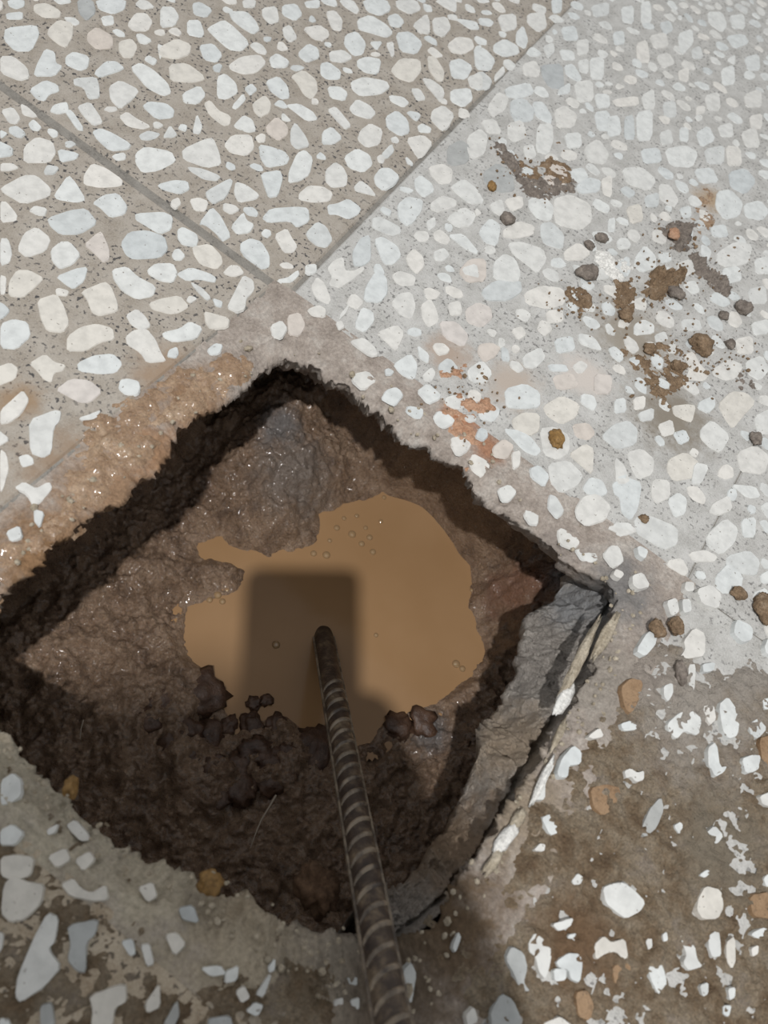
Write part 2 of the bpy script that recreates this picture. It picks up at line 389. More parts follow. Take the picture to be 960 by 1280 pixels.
(760, 200, "9,6 20,5 28,12 24,18 12,14;31,15 37,16 42,24 39,28 31,23;52,6 62,5 66,13 56,14;73,8 82,6 88,13 82,20 74,16;66,20 73,19 80,26 78,33 70,35 65,28;82,27 91,25 96,31 92,36 83,34;66,56 76,50 85,52 83,62 72,64 66,61;62,40 70,39 72,46 63,46;c:11,29 19,27 21,36 14,38;17,58 22,52 28,58 28,65 20,67 16,63;42,62 49,60 53,66 46,70 42,66;3,64 12,58 13,69 5,71;43,29 49,28 50,34 45,35;22,22 30,20 30,28 23,28;68,66 78,64 80,72 72,74;0,36 4,35 4,43 0,43;30,56 37,56 38,61 32,62;84,78 94,76 95,86 86,86;88,60 96,58 97,68 89,68"),
(0, 400, "c:40,10 48,4 58,2 68,5 69,12 60,14 52,19 40,19;75,10 80,6 88,5 94,12 97,20 100,25 88,26 84,20 76,15;46,26 56,21 68,20 74,26 70,32 60,33 47,31;c:17,26 27,20 33,25 40,27 38,31 33,32 31,38 26,36 22,31;p:33,42 42,35 54,36 62,43 54,50 48,50 40,46;8,47 14,42 18,48 13,57 6,62 0,63 0,54;17,60 33,54 37,55 36,61 33,64 31,80 26,83 18,80;0,77 4,80 6,90 2,102 0,104;47,59 55,56 61,54 58,60 49,61"),
(200, 360, "66,22 73,19 77,24 73,31 67,29;p:76,16 84,14 88,22 84,29 77,28;1,27 12,24 18,20 26,24 22,31 8,33 2,30;28,37 33,33 38,34 36,40 30,41"),
(400, 360, "33,27 46,22 51,27 46,39 40,33;18,32 26,30 33,36 35,41 30,42 20,35;43,46 54,39 59,46 57,56 48,52;58,34 66,40 65,46 59,42;61,52 67,47 70,51 67,57 62,56;p:71,20 82,20 90,29 86,36 74,30;9,21 13,20 15,24 11,26;88,50 96,46 99,56 92,58"),
(0, 560, "8,24 14,20 22,24 30,20 32,24 26,32 20,36 16,28;20,36 27,38 24,48 20,44;3,50 12,46 14,54 6,57"),
(560, 400, "p:19,15 26,14 31,17 28,22 22,25 18,20;p:32,16 36,18 37,25 32,24;12,30 20,25 26,32 22,38 13,36;45,22 55,17 58,23 52,29 46,28;35,42 46,39 54,44 54,52 44,53 36,52;c:39,60 45,56 54,57 54,66 49,69 40,65;c:58,52 68,46 78,51 76,58 68,62 60,57;34,66 44,67 50,71 55,78 52,81 45,78;56,66 64,65 72,70 72,79 66,83 58,80;c:73,81 82,75 87,78 86,92 80,87;61,87 72,85 80,93 77,99 68,103 62,97;49,90 54,88 60,94 57,100 50,95;p:27,77 33,72 39,76 35,83 28,82;38,80 43,79 43,87 39,90;p:75,63 84,62 88,68 84,72 77,70;p:38,6 44,4 47,9 42,12;p:63,34 74,32 78,40 66,42;p:88,33 98,34 97,44 88,44;64,12 74,10 76,18 66,20;60,27 70,27 72,31 62,31"),
(760, 400, "16,3 21,0 27,3 27,8 16,9;28,9 34,7 36,12 29,14;46,22 51,20 55,27 60,32 57,36 47,35 49,29;63,30 72,24 80,28 76,35 70,36 64,33;83,25 92,22 96,30 91,36 84,32;c:67,51 74,44 82,45 87,50 81,57 75,64 71,59;55,49 63,46 64,52 60,56 54,53;c:39,52 47,51 52,52 50,61 46,60 40,57;56,66 62,61 72,70 67,79 61,76 56,71;-3,70 4,63 12,61 17,66 16,74 6,77;39,68 46,66 49,72 43,75;30,63 38,60 40,68 33,70;88,58 97,54 99,68 90,68;12,80 20,78 27,84 26,92 18,95 14,88;4,83 10,88 13,98 5,98;c:37,84 46,80 54,86 51,94 40,96 36,90;78,80 88,76 96,82 93,92 80,90;76,12 86,10 87,20 78,20;44,0 54,0 56,6 46,7;4,48 10,47 11,55 4,56;15,47 22,46 22,53 16,54;18,56 27,53 27,60 20,61;36,15 40,14 41,20 36,20;52,86 60,88 56,98 50,98;86,2 96,0 96,8 88,9"),
(600, 560, "62,24 66,18 73,20 76,27 70,30 64,27;58,37 62,30 70,29 77,36 74,43 64,46 59,42;80,22 88,19 96,22 94,36 90,42 85,38 84,30 81,28;81,6 86,10 88,18 82,18;76,48 88,45 94,50 86,53"),
(760, 600, "27,0 36,1 37,10 29,14 26,8;36,12 42,8 47,12 46,20 40,22;17,24 24,22 40,29 40,38 33,41 26,37 18,32;3,26 13,26 15,32 6,34;63,14 72,10 74,18 66,21 61,19;60,33 70,24 77,30 75,38 68,44 61,40;80,24 88,23 88,34 81,34;74,3 88,4 91,10 84,11;49,44 58,42 65,46 63,49 52,49;72,46 84,43 90,49 88,57 80,56 72,53;65,58 72,51 80,58 79,65 70,68 65,64;52,67 60,64 66,70 64,78 55,75;33,74 39,72 41,80 36,83;42,73 47,73 48,80 43,81;87,68 95,65 97,76 89,78;91,57 97,54 98,62 92,62"),
(760, 760, "14,27 22,14 28,17 27,24 20,31;43,20 50,12 57,16 57,30 47,32 41,31 44,26;46,34 51,34 50,52 46,48;33,70 40,63 48,61 55,67 53,78 44,75 39,80 34,75;64,58 70,53 75,60 78,66 76,78 70,80 66,74;81,70 88,66 94,73 88,80 83,78;57,84 63,80 64,96 58,98;82,90 88,88 89,98 83,98;g:31,47 37,45 38,52 34,58 31,54;5,70 12,68 12,73 6,74;c:90,55 96,54 96,62 91,62;22,46 25,46 24,54 21,54;54,34 63,33 62,39 55,40;b:5,48 12,42 20,44 18,56 12,65 8,62;b:54,59 62,58 64,68 59,72;b:88,78 96,76 97,98 91,97"),
(600, 860, "44,52 47,42 55,34 60,38 60,46 52,48 51,55 46,55;34,78 40,75 47,80 46,88 40,90;c:31,68 42,46 44,46 38,58 38,68;84,50 88,48 93,51 97,50 97,56 92,58 88,54 85,55;62,30 70,24 73,30 66,32;82,23 92,21 93,26 84,27;c:30,98 34,93 38,94 37,99;b:64,60 74,57 84,60 80,74 72,78 66,72;c:19,84 24,74 25,75 22,84;c:9,96 17,88 19,89 12,97"),
(760, 920, "g:17,58 22,44 30,36 32,44 28,56 20,62;58,6 63,4 66,20 70,19 68,23 62,26 58,18;77,14 84,11 90,12 88,22 80,24;90,85 96,80 100,84 98,92 92,91;b:37,54 42,51 45,57 41,60;c:88,36 96,33 98,44 90,42;g:56,58 62,53 68,60 64,66 58,64"),
(760, 1080, "-6,14 0,11 7,10 14,15 21,23 18,29 9,34 3,30 -4,24;c:51,20 56,12 66,15 68,26 64,34 54,34 50,28;52,7 57,3 60,5 56,9;c:-11,48 -5,42 0,46 9,44 11,56 8,58 4,53 -4,54 -10,58;20,46 24,42 25,50 22,52;21,60 26,53 32,62 34,72 30,81 26,76 22,68;30,42 33,40 34,46 31,47;40,41 45,46 50,48 52,58 55,62 46,65 42,60 44,54;57,42 64,38 66,48 66,56 60,57 57,50;c:68,46 74,42 75,58 72,64 68,58;c:82,42 90,37 96,40 94,46 86,45;c:83,50 88,48 88,54 84,56;69,74 74,73 74,80 70,82;g:66,84 72,84 70,92 66,90;c:52,72 58,70 58,78 54,80;b:82,18 96,16 98,34 84,32;b:0,60 12,58 14,72 2,74"),
(560, 1080, "g:32,56 36,48 44,52 47,62 44,72 48,77 42,77 37,66;46,46 50,40 56,44 62,50 60,62 57,70 53,66 50,56 46,52;60,36 68,33 74,32 72,38 64,41;62,58 70,52 78,53 80,60 78,72 72,70 70,64 64,62;c:72,10 76,5 80,8 78,13 73,13;g:23,88 30,76 38,80 43,92 42,98 24,98;c:8,90 14,84 17,94 10,98;53,96 60,92 66,90 74,97 70,100 55,100;c:2,50 6,40 8,44 4,54;b:74,76 82,74 87,84 84,95 76,92;b:61,62 70,62 70,70 62,71;b:70,42 76,41 74,48 70,48"),
(360, 1080, "70,64 76,58 80,66 78,78 76,86 72,80;28,82 34,80 34,86 28,86;38,82 44,80 44,88 39,88;36,69 44,68 44,74 38,73;c:52,88 58,86 62,92 56,98"),
(180, 1080, "54,76 60,72 64,80 58,84;74,62 79,56 79,64 75,66;g:38,92 52,90 54,98 38,98;g:33,62 46,60 50,66 40,68;g:10,98 20,80 22,90 18,98;b:48,64 57,60 56,70 48,72;c:60,88 66,82 72,84 68,92;c:66,78 74,66 76,66 71,80;c:12,42 20,40 26,48 18,56;g:20,26 30,24 34,36 22,34"),
(0, 1080, "29,28 36,31 34,46 30,50 38,62 28,74 12,84 9,80 10,68 20,44;g:40,36 60,32 58,42 53,46 52,66 46,65 40,58 42,48;c:53,78 76,70 77,82 70,86 68,98 54,98 55,88;c:36,12 44,8 48,14 56,18 65,12 66,22 56,23 42,20;c:2,12 8,6 18,10 28,12 26,24 16,34 6,36 0,30;g:84,48 90,47 93,60 88,62;g:72,46 80,44 82,54 78,56;c:86,84 96,70 97,86 88,90;g:24,84 32,82 34,98 24,98;c:0,40 3,42 2,50 0,54;c:82,14 92,10 95,20 88,24;0,92 6,92 8,98 0,98"),
(0, 900, "0,36 8,31 14,36 14,46 6,52 0,52;0,66 8,62 16,68 10,76 0,76;38,62 44,58 52,66 54,72 48,73 42,68;c:28,66 36,62 34,68 29,70;c:0,82 10,80 22,82 20,94 8,98 0,94;c:28,82 40,76 44,84 34,90;c:44,84 54,78 58,84 50,92"),
]


def chaikin(p, cut=0.17):
    q = np.roll(p, -1, 0)
    return np.stack([p * (1 - cut) + q * cut, p * cut + q * (1 - cut)], 1).reshape(-1, 2)


def area(p):
    q = np.roll(p, -1, 0)
    return 0.5 * np.sum(p[:, 0] * q[:, 1] - p[:, 1] * q[:, 0])


chips = []          # (kind, outline on the floor, size in the photograph)
for ox, oy, s in CHIPS:
    for c in s.split(';'):
        kind = ''
        if ':' in c:
            kind, c = c.split(':')
        p = np.array([[float(a) for a in q.split(',')] for q in c.split()]) * (200 / 96) + (ox, oy)
        if ox >= 560 and oy < 700:
            p = p.mean(0) + (p - p.mean(0)) * 1.18
        elif oy < 600:
            p = p.mean(0) + (p - p.mean(0)) * 1.03
        w = poly_at(p)
        if area(w) < 0:
            w = w[::-1]
        chips.append([kind, w, abs(area(p))])

# the tile grid: the pit takes the place of one tile
GX = [-0.75, -0.39, -0.03, 0.33, 0.69, 1.05]
GY = [-0.683, -0.323, 0.037, 0.397, 0.757, 1.117]
# chips that the photograph shows only vaguely: more of the same kind between the ones read off
cent = np.array([c[1].mean(0) for c in chips]); rad = np.array([math.sqrt(abs(area(c[1])) / math.pi) for c in chips])
cell_poly = np.array([(CELL[0], CELL[1]), (CELL[2], CELL[1]), (CELL[2], CELL[3]), (CELL[0], CELL[3])])
grid = {}


def put(x, y, r):
    grid.setdefault((int(math.floor(x / 0.03)), int(math.floor(y / 0.03))), []).append((x, y, r))


for c_, r_ in zip(cent, rad):
    put(float(c_[0]), float(c_[1]), float(r_))
tries = rng.uniform([-0.745, -0.68], [1.045, 1.11], (90000, 2))
tpx = to_px(np.c_[tries, np.zeros(len(tries))])
incell = sdf(tries, cell_poly)
for k, (x, y) in enumerate(tries):
    u, v = tpx[k]
    if incell[k] > -0.007 and not (y > 0.007 and x > 0.05):
        continue
    r = random.uniform(0.0075, 0.0098) if k < 45000 else random.uniform(0.0055, 0.0085) if k < 80000 else 0.0048
    dirty = (x > 0.31 and y < 0.03) or y < -0.3
    if dirty and (random.random() < 0.55 or (-20 < u < 980 and -20 < v < 1300)):
        continue
    gi, gj = int(math.floor(x / 0.03)), int(math.floor(y / 0.03))
    free = 1.0
    for di in (-1, 0, 1):
        for dj in (-1, 0, 1):
            for (qx, qy, qr) in grid.get((gi + di, gj + dj), ()):
                free = min(free, math.hypot(qx - x, qy - y) - qr * 1.08)
    free -= 0.0006
    if free < (r if k < 45000 else r * 0.85):
        continue
    r = min(r, free)
    # keep clear of the joints
    if min(abs(x - g) for g in GX[:3]) < r + 0.001 or abs(y - 0.037) < (r + 0.001 if x < 0.03 else 0.0) or (x < -0.02 and abs(y + 0.323) < r):
        continue
    n = random.randint(5, 7); a0 = random.uniform(0, 6.28); el = random.uniform(1.0, 1.5); an = random.uniform(0, 3.14)
    pts = []
    for q in range(n):
        t = a0 + (q + random.uniform(-.28, .28)) * 2 * math.pi / n
        rr = r * random.uniform(0.84, 1.2)
        px_, py_ = rr * math.cos(t) * math.sqrt(el), rr * math.sin(t) / math.sqrt(el)
        pts.append((x + px_ * math.cos(an) - py_ * math.sin(an), y + px_ * math.sin(an) + py_ * math.cos(an)))
    w = np.array(pts)
    kind = random.choices(['', 'c', 'p', 'g'], [0.8, 0.1, 0.05, 0.05])[0]
    pw = to_px(np.c_[w, np.zeros(n)])
    vis = 0.0 if not (0 < u < 960 and 0 < v < 1280) else 0.6
    chips.append([kind, w, abs(area(pw)) * vis])
    put(x, y, r)

floor = empty('floor', (0, 0, 0))
tag(floor, 'floor of square cement tiles set with white marble chips around the pit', kind='structure')


def quad_tile(poly, mat, name='floor_tile', top=0.0, bottom=-0.022, n=1):
    """a tile with a softly worn edge"""
    p = np.array(poly); c = p.mean(0)
    rings = []
    for inset, z in ((0.0, bottom), (0.0, top - 0.0016), (0.0016, top)):
        q = []
        for k in range(4):
            a, b, d = p[k - 1], p[k], p[(k + 1) % 4]
            e1 = (a - b) / np.linalg.norm(a - b); e2 = (d - b) / np.linalg.norm(d - b)
            q.append(b + (e1 + e2) * inset)
        rings.append((q, z))
    V = []; F = []
    for q, z in rings:
        for x in q:
            V.append((x[0] - c[0], x[1] - c[1], z))
    for r in range(2):
        for k in range(4):
            F.append((r * 4 + k, r * 4 + (k + 1) % 4, r * 4 + 4 + (k + 1) % 4, r * 4 + 4 + k))
    F.append((8, 9, 10, 11)); F.append((3, 2, 1, 0))
    return make(name, V, F, mat, floor, (c[0], c[1], 0), smooth=False)


tiles = {}
gapA, gapB = 0.0034, 0.0016
for i in range(5):
    for j in range(5):
        if (i, j) == (2, 1):
            continue
        x0, x1, y0, y1 = GX[i], GX[i + 1], GY[j], GY[j + 1]
        cx, cy = (x0 + x1) / 2, (y0 + y1) / 2
        # the joint that runs away from the pit corner leans a little
        s0 = s1 = 0.0
        if j >= 2:
            s0, s1 = (y0 - 0.037) * -0.078 + 0.012, (y1 - 0.037) * -0.078 + 0.012
        l = (s0, s1) if i == 2 else (0, 0)
        r_ = (s0, s1) if i == 1 else (0, 0)
        gl = gapB if i <= 2 and j <= 2 else 0.00012          # only the joints left of the pit stand open
        gr = gapB if i <= 1 and j <= 2 else 0.00012
        gd = gapA if (j == 2 and i <= 1) or (j <= 1 and i <= 2) else 0.00012
        gu = gapA if j <= 1 and i <= 1 else 0.00012
        poly = [(x0 + gl + l[0], y0 + gd), (x1 - gr + r_[0], y0 + gd), (x1 - gr + r_[1], y1 - gu), (x0 + gl + l[1], y1 - gu)]
        mat = M_matrix_left if (i <= 1) else M_matrix_pale
        if j == 0 and i <= 2:
            mat = M_matrix_dirty
        tiles[(i, j)] = quad_tile(poly, mat)

# grout lines between the tiles, as a bed just below the surface
V = []; F = []
for (x0, y0, x1, y1) in ((-0.75, 0.037, 1.05, 1.117), (-0.75, -0.683, -0.03, 0.037), (0.33, -0.683, 1.05, 0.037), (-0.03, -0.683, 0.33, -0.323)):
    b = len(V)
    V += [(x0, y0, -0.0013), (x1, y0, -0.0013), (x1, y1, -0.0013), (x0, y1, -0.0013)]
    F.append((b, b + 1, b + 2, b + 3))
gb_ = make('grout_bed', V, F, M_grout, floor, smooth=False)


def tile_of(x, y):
    i = int(np.clip(np.searchsorted(GX, x) - 1, 0, 4)); j = int(np.clip(np.searchsorted(GY, y) - 1, 0, 4))
    if (i, j) in tiles:
        return (i, j)
    # chips still sticking to the strip of mortar round the pit go with the nearest tile
    best = min(tiles, key=lambda t: (max(GX[t[0]] - x, x - GX[t[0] + 1], 0)) ** 2 + (max(GY[t[1]] - y, y - GY[t[1] + 1], 0)) ** 2)
    return best


def chip_geo(w, top, c):
    p = chaikin(w)
    n = len(p); ctr = p.mean(0); sz = math.sqrt(abs(area(p)))
    ins = min(0.0009, sz * 0.09)
    d = ctr - p; L = np.linalg.norm(d, axis=1, keepdims=True) + 1e-9
    inn = p + d / L * ins
    tilt = (random.uniform(-.02, .02), random.uniform(-.02, .02))
    V = [(x - c[0], y - c[1], -0.0006) for x, y in p] + [(x - c[0], y - c[1], top + (x - ctr[0]) * tilt[0] + (y - ctr[1]) * tilt[1]) for x, y in inn]
    F = [(k, (k + 1) % n, n + (k + 1) % n, n + k) for k in range(n)] + [tuple(range(n, 2 * n))]
    return V, F


chips.sort(key=lambda c: -c[2])
rest = {}
for k, (kind, w, sz) in enumerate(chips):
    c = w.mean(0); t = tile_of(*c); dirty = (c[0] > 0.285 and c[1] < 0.045)
    dark = c[1] < -0.3
    top = 0.00055 + random.uniform(-0.00015, 0.0003)
    cz = 0.0
    if CELL[0] - .006 < c[0] < CELL[2] + .008 and CELL[1] - .008 < c[1] < CELL[3] + .007:
        cz = float(ground(c)[0])
    if cz != 0:
        cz = max(cz, -0.02) + 0.0006
    if dirty:
        top += 0.0031 if kind != 'b' else 0.0024
    if dark:
        top += 0.0026
    if k < 300:
        V, F = chip_geo(w, top, c)
        to = tiles[t]
        make('marble_chip', V, F, CHIPM[kind], to, (c[0] - to.location.x, c[1] - to.location.y, cz), smooth=False)
    else:
        V, F = chip_geo(w, top, (tiles[t].location.x, tiles[t].location.y))
        V = [(x, y, z + cz) for x, y, z in V]
        rv = rest.setdefault(t, ([], []))
        b = len(rv[0]); rv[0].extend(V); rv[1].extend([tuple(b + q for q in f) for f in F])
for t, (V, F) in rest.items():
    o = make('small_marble_chips', V, F, M_chip_is, tiles[t], smooth=False)
    o['kind'] = 'stuff'

# ------------------------------------------------------------------ broken mortar rim round the pit
M_rim = Mat('broken_mortar', 0.7, 0.3)
base = M_rim.ramp(M_rim.noise(45, 6, 0.7), [(0.3, lin(138, 127, 117)), (0.5, lin(168, 157, 147)), (0.7, lin(190, 183, 174))])
for (u, v, r, c) in [(60, 690, 0.03, lin(138, 108, 78)), (140, 615, 0.028, lin(150, 122, 96)), (240, 500, 0.022, lin(142, 114, 88)),
                     (190, 560, 0.02, lin(154, 122, 94)), (580, 520, 0.013, lin(170, 122, 92)), (610, 560, 0.011, lin(166, 124, 98)),
                     (780, 735, 0.022, lin(128, 125, 122)), (700, 680, 0.012, lin(150, 140, 132)), (750, 850, 0.03, lin(152, 144, 134)),
                     (650, 1010, 0.03, lin(152, 138, 120)), (560, 1160, 0.035, lin(102, 84, 64)), (470, 1230, 0.03, lin(112, 98, 82)),
                     (400, 1200, 0.025, lin(160, 150, 136)), (300, 1150, 0.02, lin(160, 144, 120)), (200, 1090, 0.03, lin(186, 176, 156)), (90, 1030, 0.03, lin(190, 181, 162)), (10, 960, 0.03, lin(186, 177, 158)), (300, 1210, 0.03, lin(176, 164, 144))]:
    base = M_rim.mix(M_rim.mask(*w_(u, v), r), base, c)
streak = M_rim.ramp(M_rim.noise(420, 4, 0.7), [(0.3, (0.70, 0.70, 0.70)), (0.7, (1.18, 1.18, 1.18))])
mm = M_rim.nt.nodes.new('ShaderNodeMix'); mm.data_type = 'RGBA'; mm.blend_type = 'MULTIPLY'; mm.inputs[0].default_value = 1
M_rim.nt.links.new(base, mm.inputs[6]); M_rim.nt.links.new(streak, mm.inputs[7])
M_rim.color(mm.outputs[2])
M_rim.bump(M_rim.noise(190, 5, 0.72), 0.0022, 0.8)
M_rim.bump(M_rim.noise(800, 4, 0.7), 0.0006, 0.8)

outer_poly = OUTER


def rim_piece(th0, th1, n, name):
    th = np.linspace(th0, th1, n)
    ro = radial(outer_poly, th); ri = radial(PIT, th)
    dirs = np.stack([np.cos(th), np.sin(th)], 1)
    pe = CTR + dirs * ri[:, None]
    ri = ri + fbm(pe[:, 0], pe[:, 1], 0.016, 4, 0.6, 3.0) * 0.007
    ri = np.minimum(ri, ro - 0.002)
    rows = []
    NS = 26
    for k in range(NS + 1):
        s = k / NS
        r = ro + (ri - ro) * s
        P = CTR + dirs * r[:, None]
        z = rim_z(P, np.full(n, s))
        rows.append(np.c_[P, z])
    for dz, dr in ((-0.003, 0.0002), (-0.006, 0.0025), (-0.010, 0.005), (-0.015, 0.008), (-0.021, 0.012), (-0.028, 0.017), (-0.036, 0.023), (-0.046, 0.031), (-0.058, 0.040), (-0.070, 0.052)):
        r = ri + dr
        P = CTR + dirs * r[:, None]
        nz = fbm(th * ri * 1.0, np.full(n, dz * 2.0), 0.010, 4, 0.6, 9.0)
        P = CTR + dirs * (r + nz * 0.008)[:, None]
        rows.append(np.c_[P, np.minimum(rows[NS][:, 2], 0) + dz])
    V = np.concatenate(rows); F = []
    for a in range(len(rows) - 1):
        for b in range(n - 1):
            i0 = a * n + b
            F.append((i0, i0 + 1, i0 + n + 1, i0 + n))
    return make(name, V, F, M_rim.m, floor)


cr = [math.atan2(y - CTR[1], x - CTR[0]) for x, y in PIT[[0, 12, 18, 32]]]
cr = [math.atan2(outer_poly[k][1] - CTR[1], outer_poly[k][0] - CTR[0]) for k in range(4)]   # the four corners
cr.append(cr[0] + 2 * math.pi)
for k in range(4):
    a, b = cr[k], cr[k + 1]
    if b < a:
        b += 2 * math.pi
    rim_piece(a, b, 330, 'mortar_rim')

# ------------------------------------------------------------------ the pit: soil bottom and sides
WATER = -0.185
PUD_PX = [(505, 613), (540, 628), (568, 650), (588, 668), (597, 690), (586, 715), (588, 740), (592, 765), (603, 800), (604, 822), (575, 852),
          (545, 875), (512, 890), (482, 906), (465, 932), (420, 940), (385, 918), (350, 892), (320, 908), (290, 922), (274, 884), (254, 842),
          (234, 815), (222, 785), (243, 760), (263, 745), (298, 742), (310, 712), (290, 700), (252, 702), (248, 680), (275, 674), (305, 688), (332, 694), (362, 690),
          (394, 674), (402, 645), (440, 626), (475, 620)]
PUD = poly_at(PUD_PX, WATER)
PITG = PIT
nx = 400
X = np.linspace(-0.15, 0.44, nx); Y = np.linspace(-0.42, 0.17, nx)
XX, YY = np.meshgrid(X, Y, indexing='ij'); P = np.c_[XX.ravel(), YY.ravel()]
sp_ = sdf(P, PUD); sh = sdf(P, PITG)
shore = -sp_ + fbm(P[:, 0], P[:, 1], 0.018, 4, 0.6, 5.0) * 0.007
fl = WATER + np.where(shore > 0, 0.0005 + 0.013 * (1 - np.exp(-shore / 0.016)), shore * 0.5)
for (u, v, z, amp, sg) in [(352, 500, -0.13, 0.052, 0.045), (700, 735, -0.13, 0.052, 0.034), (330, 620, -0.17, 0.010, 0.03), (590, 760, -0.18, 0.0, 0.02)]:
    g = at(u, v, z)
    fl = fl + amp * np.exp(-((P[:, 0] - g[0]) ** 2 + (P[:, 1] - g[1]) ** 2) / (2 * sg * sg)) * sstep(-0.002, 0.03, shore)
und = 0.050 * sstep(-0.02, 0.05, P[:, 1]) + 0.035 * sstep(0.02, -0.05, P[:, 0])
wallf = sstep(-0.012, -0.060, und + sh + fbm(P[:, 0], P[:, 1], 0.05, 3, 0.5, 2.0) * 0.012)
wz = fl + (-0.045 - fl) * wallf
land = sstep(-0.001, 0.012, shore)
lump = fbm(P[:, 0], P[:, 1], 0.030, 5, 0.58, 8.0)
rid = 1 - 2 * np.abs(fbm(P[:, 0], P[:, 1], 0.016, 4, 0.55, 21.0))
wz = wz + land * (lump * 0.016 + (rid - 0.7) * 0.0025) + (1 - land) * 0.0 + fbm(P[:, 0], P[:, 1], 0.008, 4, 0.75, 4.0) * 0.0055 * land
# keep the soil under the slab
V = np.c_[P, wz]
idx = np.arange(nx * nx).reshape(nx, nx)
F = np.stack([idx[:-1, :-1], idx[1:, :-1], idx[1:, 1:], idx[:-1, 1:]], -1).reshape(-1, 4)

M_soil = soil('pit_soil', [(0.30, lin(98, 77, 60)), (0.5, lin(138, 113, 91)), (0.68, lin(158, 133, 110))], 0.5, 46, 0.005, 0.6, glint=True,
              patch=[(*tuple(at(365, 600, -0.16)[:2]), 0.030, lin(128, 115, 104)), (*tuple(at(350, 530, -0.13)[:2]), 0.016, lin(118, 112, 108)),
                     (*tuple(at(690, 725, -0.13)[:2]), 0.012, lin(120, 120, 120)), (*tuple(at(640, 740, -0.16)[:2]), 0.02, lin(130, 96, 76)),
                     (*tuple(at(540, 915, -0.18)[:2]), 0.016, lin(104, 98, 94))])
pit = make('dug_pit', V, F, M_soil)
tag(pit, 'square pit dug through the tiles into brown wet soil', 'pit')

# grey bed of old concrete left standing along one side of the pit, hollowed out below
M_ledge = soil('old_concrete', [(0.3, lin(118, 112, 105)), (0.52, lin(156, 149, 141)), (0.72, lin(184, 177, 168))], 0.55, 55, 0.0045, 0.5,
               patch=[(*tuple(at(640, 930, -0.04)[:2]), 0.025, lin(150, 135, 117)), (*tuple(at(570, 1050, -0.04)[:2]), 0.03, lin(138, 119, 99)),
                      (*tuple(at(735, 745, -0.03)[:2]), 0.02, lin(138, 138, 138))])
top_px = [(766, 716), (778, 748), (762, 812), (732, 868), (694, 930), (654, 998), (610, 1068), (566, 1128), (500, 1186), (440, 1200)]
lip_px = [(716, 728), (702, 752), (668, 782), (640, 838), (620, 884), (600, 932), (588, 980), (566, 1030), (520, 1092), (450, 1130)]


def resample(p, n):
    p = np.array(p, float); s = np.r_[0, np.cumsum(np.linalg.norm(np.diff(p, axis=0), axis=1))]
    t = np.linspace(0, s[-1], n)
    return np.stack([np.interp(t, s, p[:, k]) for k in range(p.shape[1])], 1)


nL = 320
T3 = np.array([at(u, v, -0.020) for u, v in resample(top_px, nL)])
L3 = np.array([at(u, v, -0.062) for u, v in resample(lip_px, nL)])
inw = L3[:, :2] - T3[:, :2]; ln = np.linalg.norm(inw, axis=1, keepdims=True); inw = inw / ln
rows = []
s_ = np.linspace(0, 0.34, nL)
for q in np.linspace(-0.45, 1, 60):
    Pq = T3 + (L3 - T3) * q
    if q < 0:
        Pq[:, 2] = -0.020 - 0.010 * math.sin(min(1, -q * 3) * math.pi / 2)
    w = Pq[:, 0] * 0.7 + Pq[:, 1] * 0.7
    hgt = fbm(Pq[:, 0], Pq[:, 1], 0.024, 5, 0.62, 31.0) * 0.013 + fbm(Pq[:, 0], Pq[:, 1], 0.008, 4, 0.7, 11.0) * 0.007
    Pq[:, 2] += hgt - (0.010 * np.exp(-((q - 0.16) / 0.07) ** 2))
    side = fbm(s_, np.full(nL, 3.0), 0.030, 4, 0.5, 14.0) * 0.014 * sstep(0.2, 1.0, q)
    Pq[:, :2] += inw * side[:, None]
    rows.append(Pq)
lipP = rows[-1].copy()
for dz, dr in ((-0.005, 0.001), (-0.012, -0.003), (-0.022, -0.010), (-0.034, -0.020), (-0.05, -0.034), (-0.07, -0.050), (-0.10, -0.062)):
    Pq = lipP.copy()
    Pq[:, :2] += inw * (dr + fbm(s_, np.full(nL, dz), 0.014, 4, 0.6, 7.0) * 0.008)[:, None]
    Pq[:, 2] += dz
    rows.append(Pq)
V = np.concatenate(rows); F = []
for a in range(len(rows) - 1):
    for b in range(nL - 1):
        i0 = a * nL + b
        F.append((i0, i0 + 1, i0 + nL + 1, i0 + nL))
led = make('concrete_ledge', V, F, M_ledge, pit)
led['label'] = 'rough grey concrete bed along one side of the pit'

# ------------------------------------------------------------------ muddy water
Mw = Mat('muddy_water', 0.14, 0.22)
Mw.color(Mw.ramp(Mw.noise(14, 3, 0.5), [(0.35, lin(150, 118, 84)), (0.65, lin(156, 124, 90))]))
Mw.bump(Mw.noise(60, 2, 0.5), 0.0004, 0.25)
big = []
n = len(PUD)
pc = PUD.mean(0)
V = []; F = []
gx = np.linspace(PUD[:, 0].min() - .02, PUD[:, 0].max() + .02, 90); gy = np.linspace(PUD[:, 1].min() - .02, PUD[:, 1].max() + .02, 90)
GXX, GYY = np.meshgrid(gx, gy, indexing='ij'); GP = np.c_[GXX.ravel(), GYY.ravel()]
keep = (sdf(GP, PUD) > -0.014).reshape(90, 90)
ids = -np.ones((90, 90), int); ids[keep] = np.arange(keep.sum())
V = np.c_[GP[keep.ravel()], np.full(keep.sum(), WATER)]
for a in range(89):
    for b in range(89):
        q = (ids[a, b], ids[a + 1, b], ids[a + 1, b + 1], ids[a, b + 1])
        if min(q) >= 0:
            F.append(q)
pud = make('muddy_puddle', V, F, Mw.m)
tag(pud, 'puddle of tan muddy water at the bottom of the pit', 'puddle')


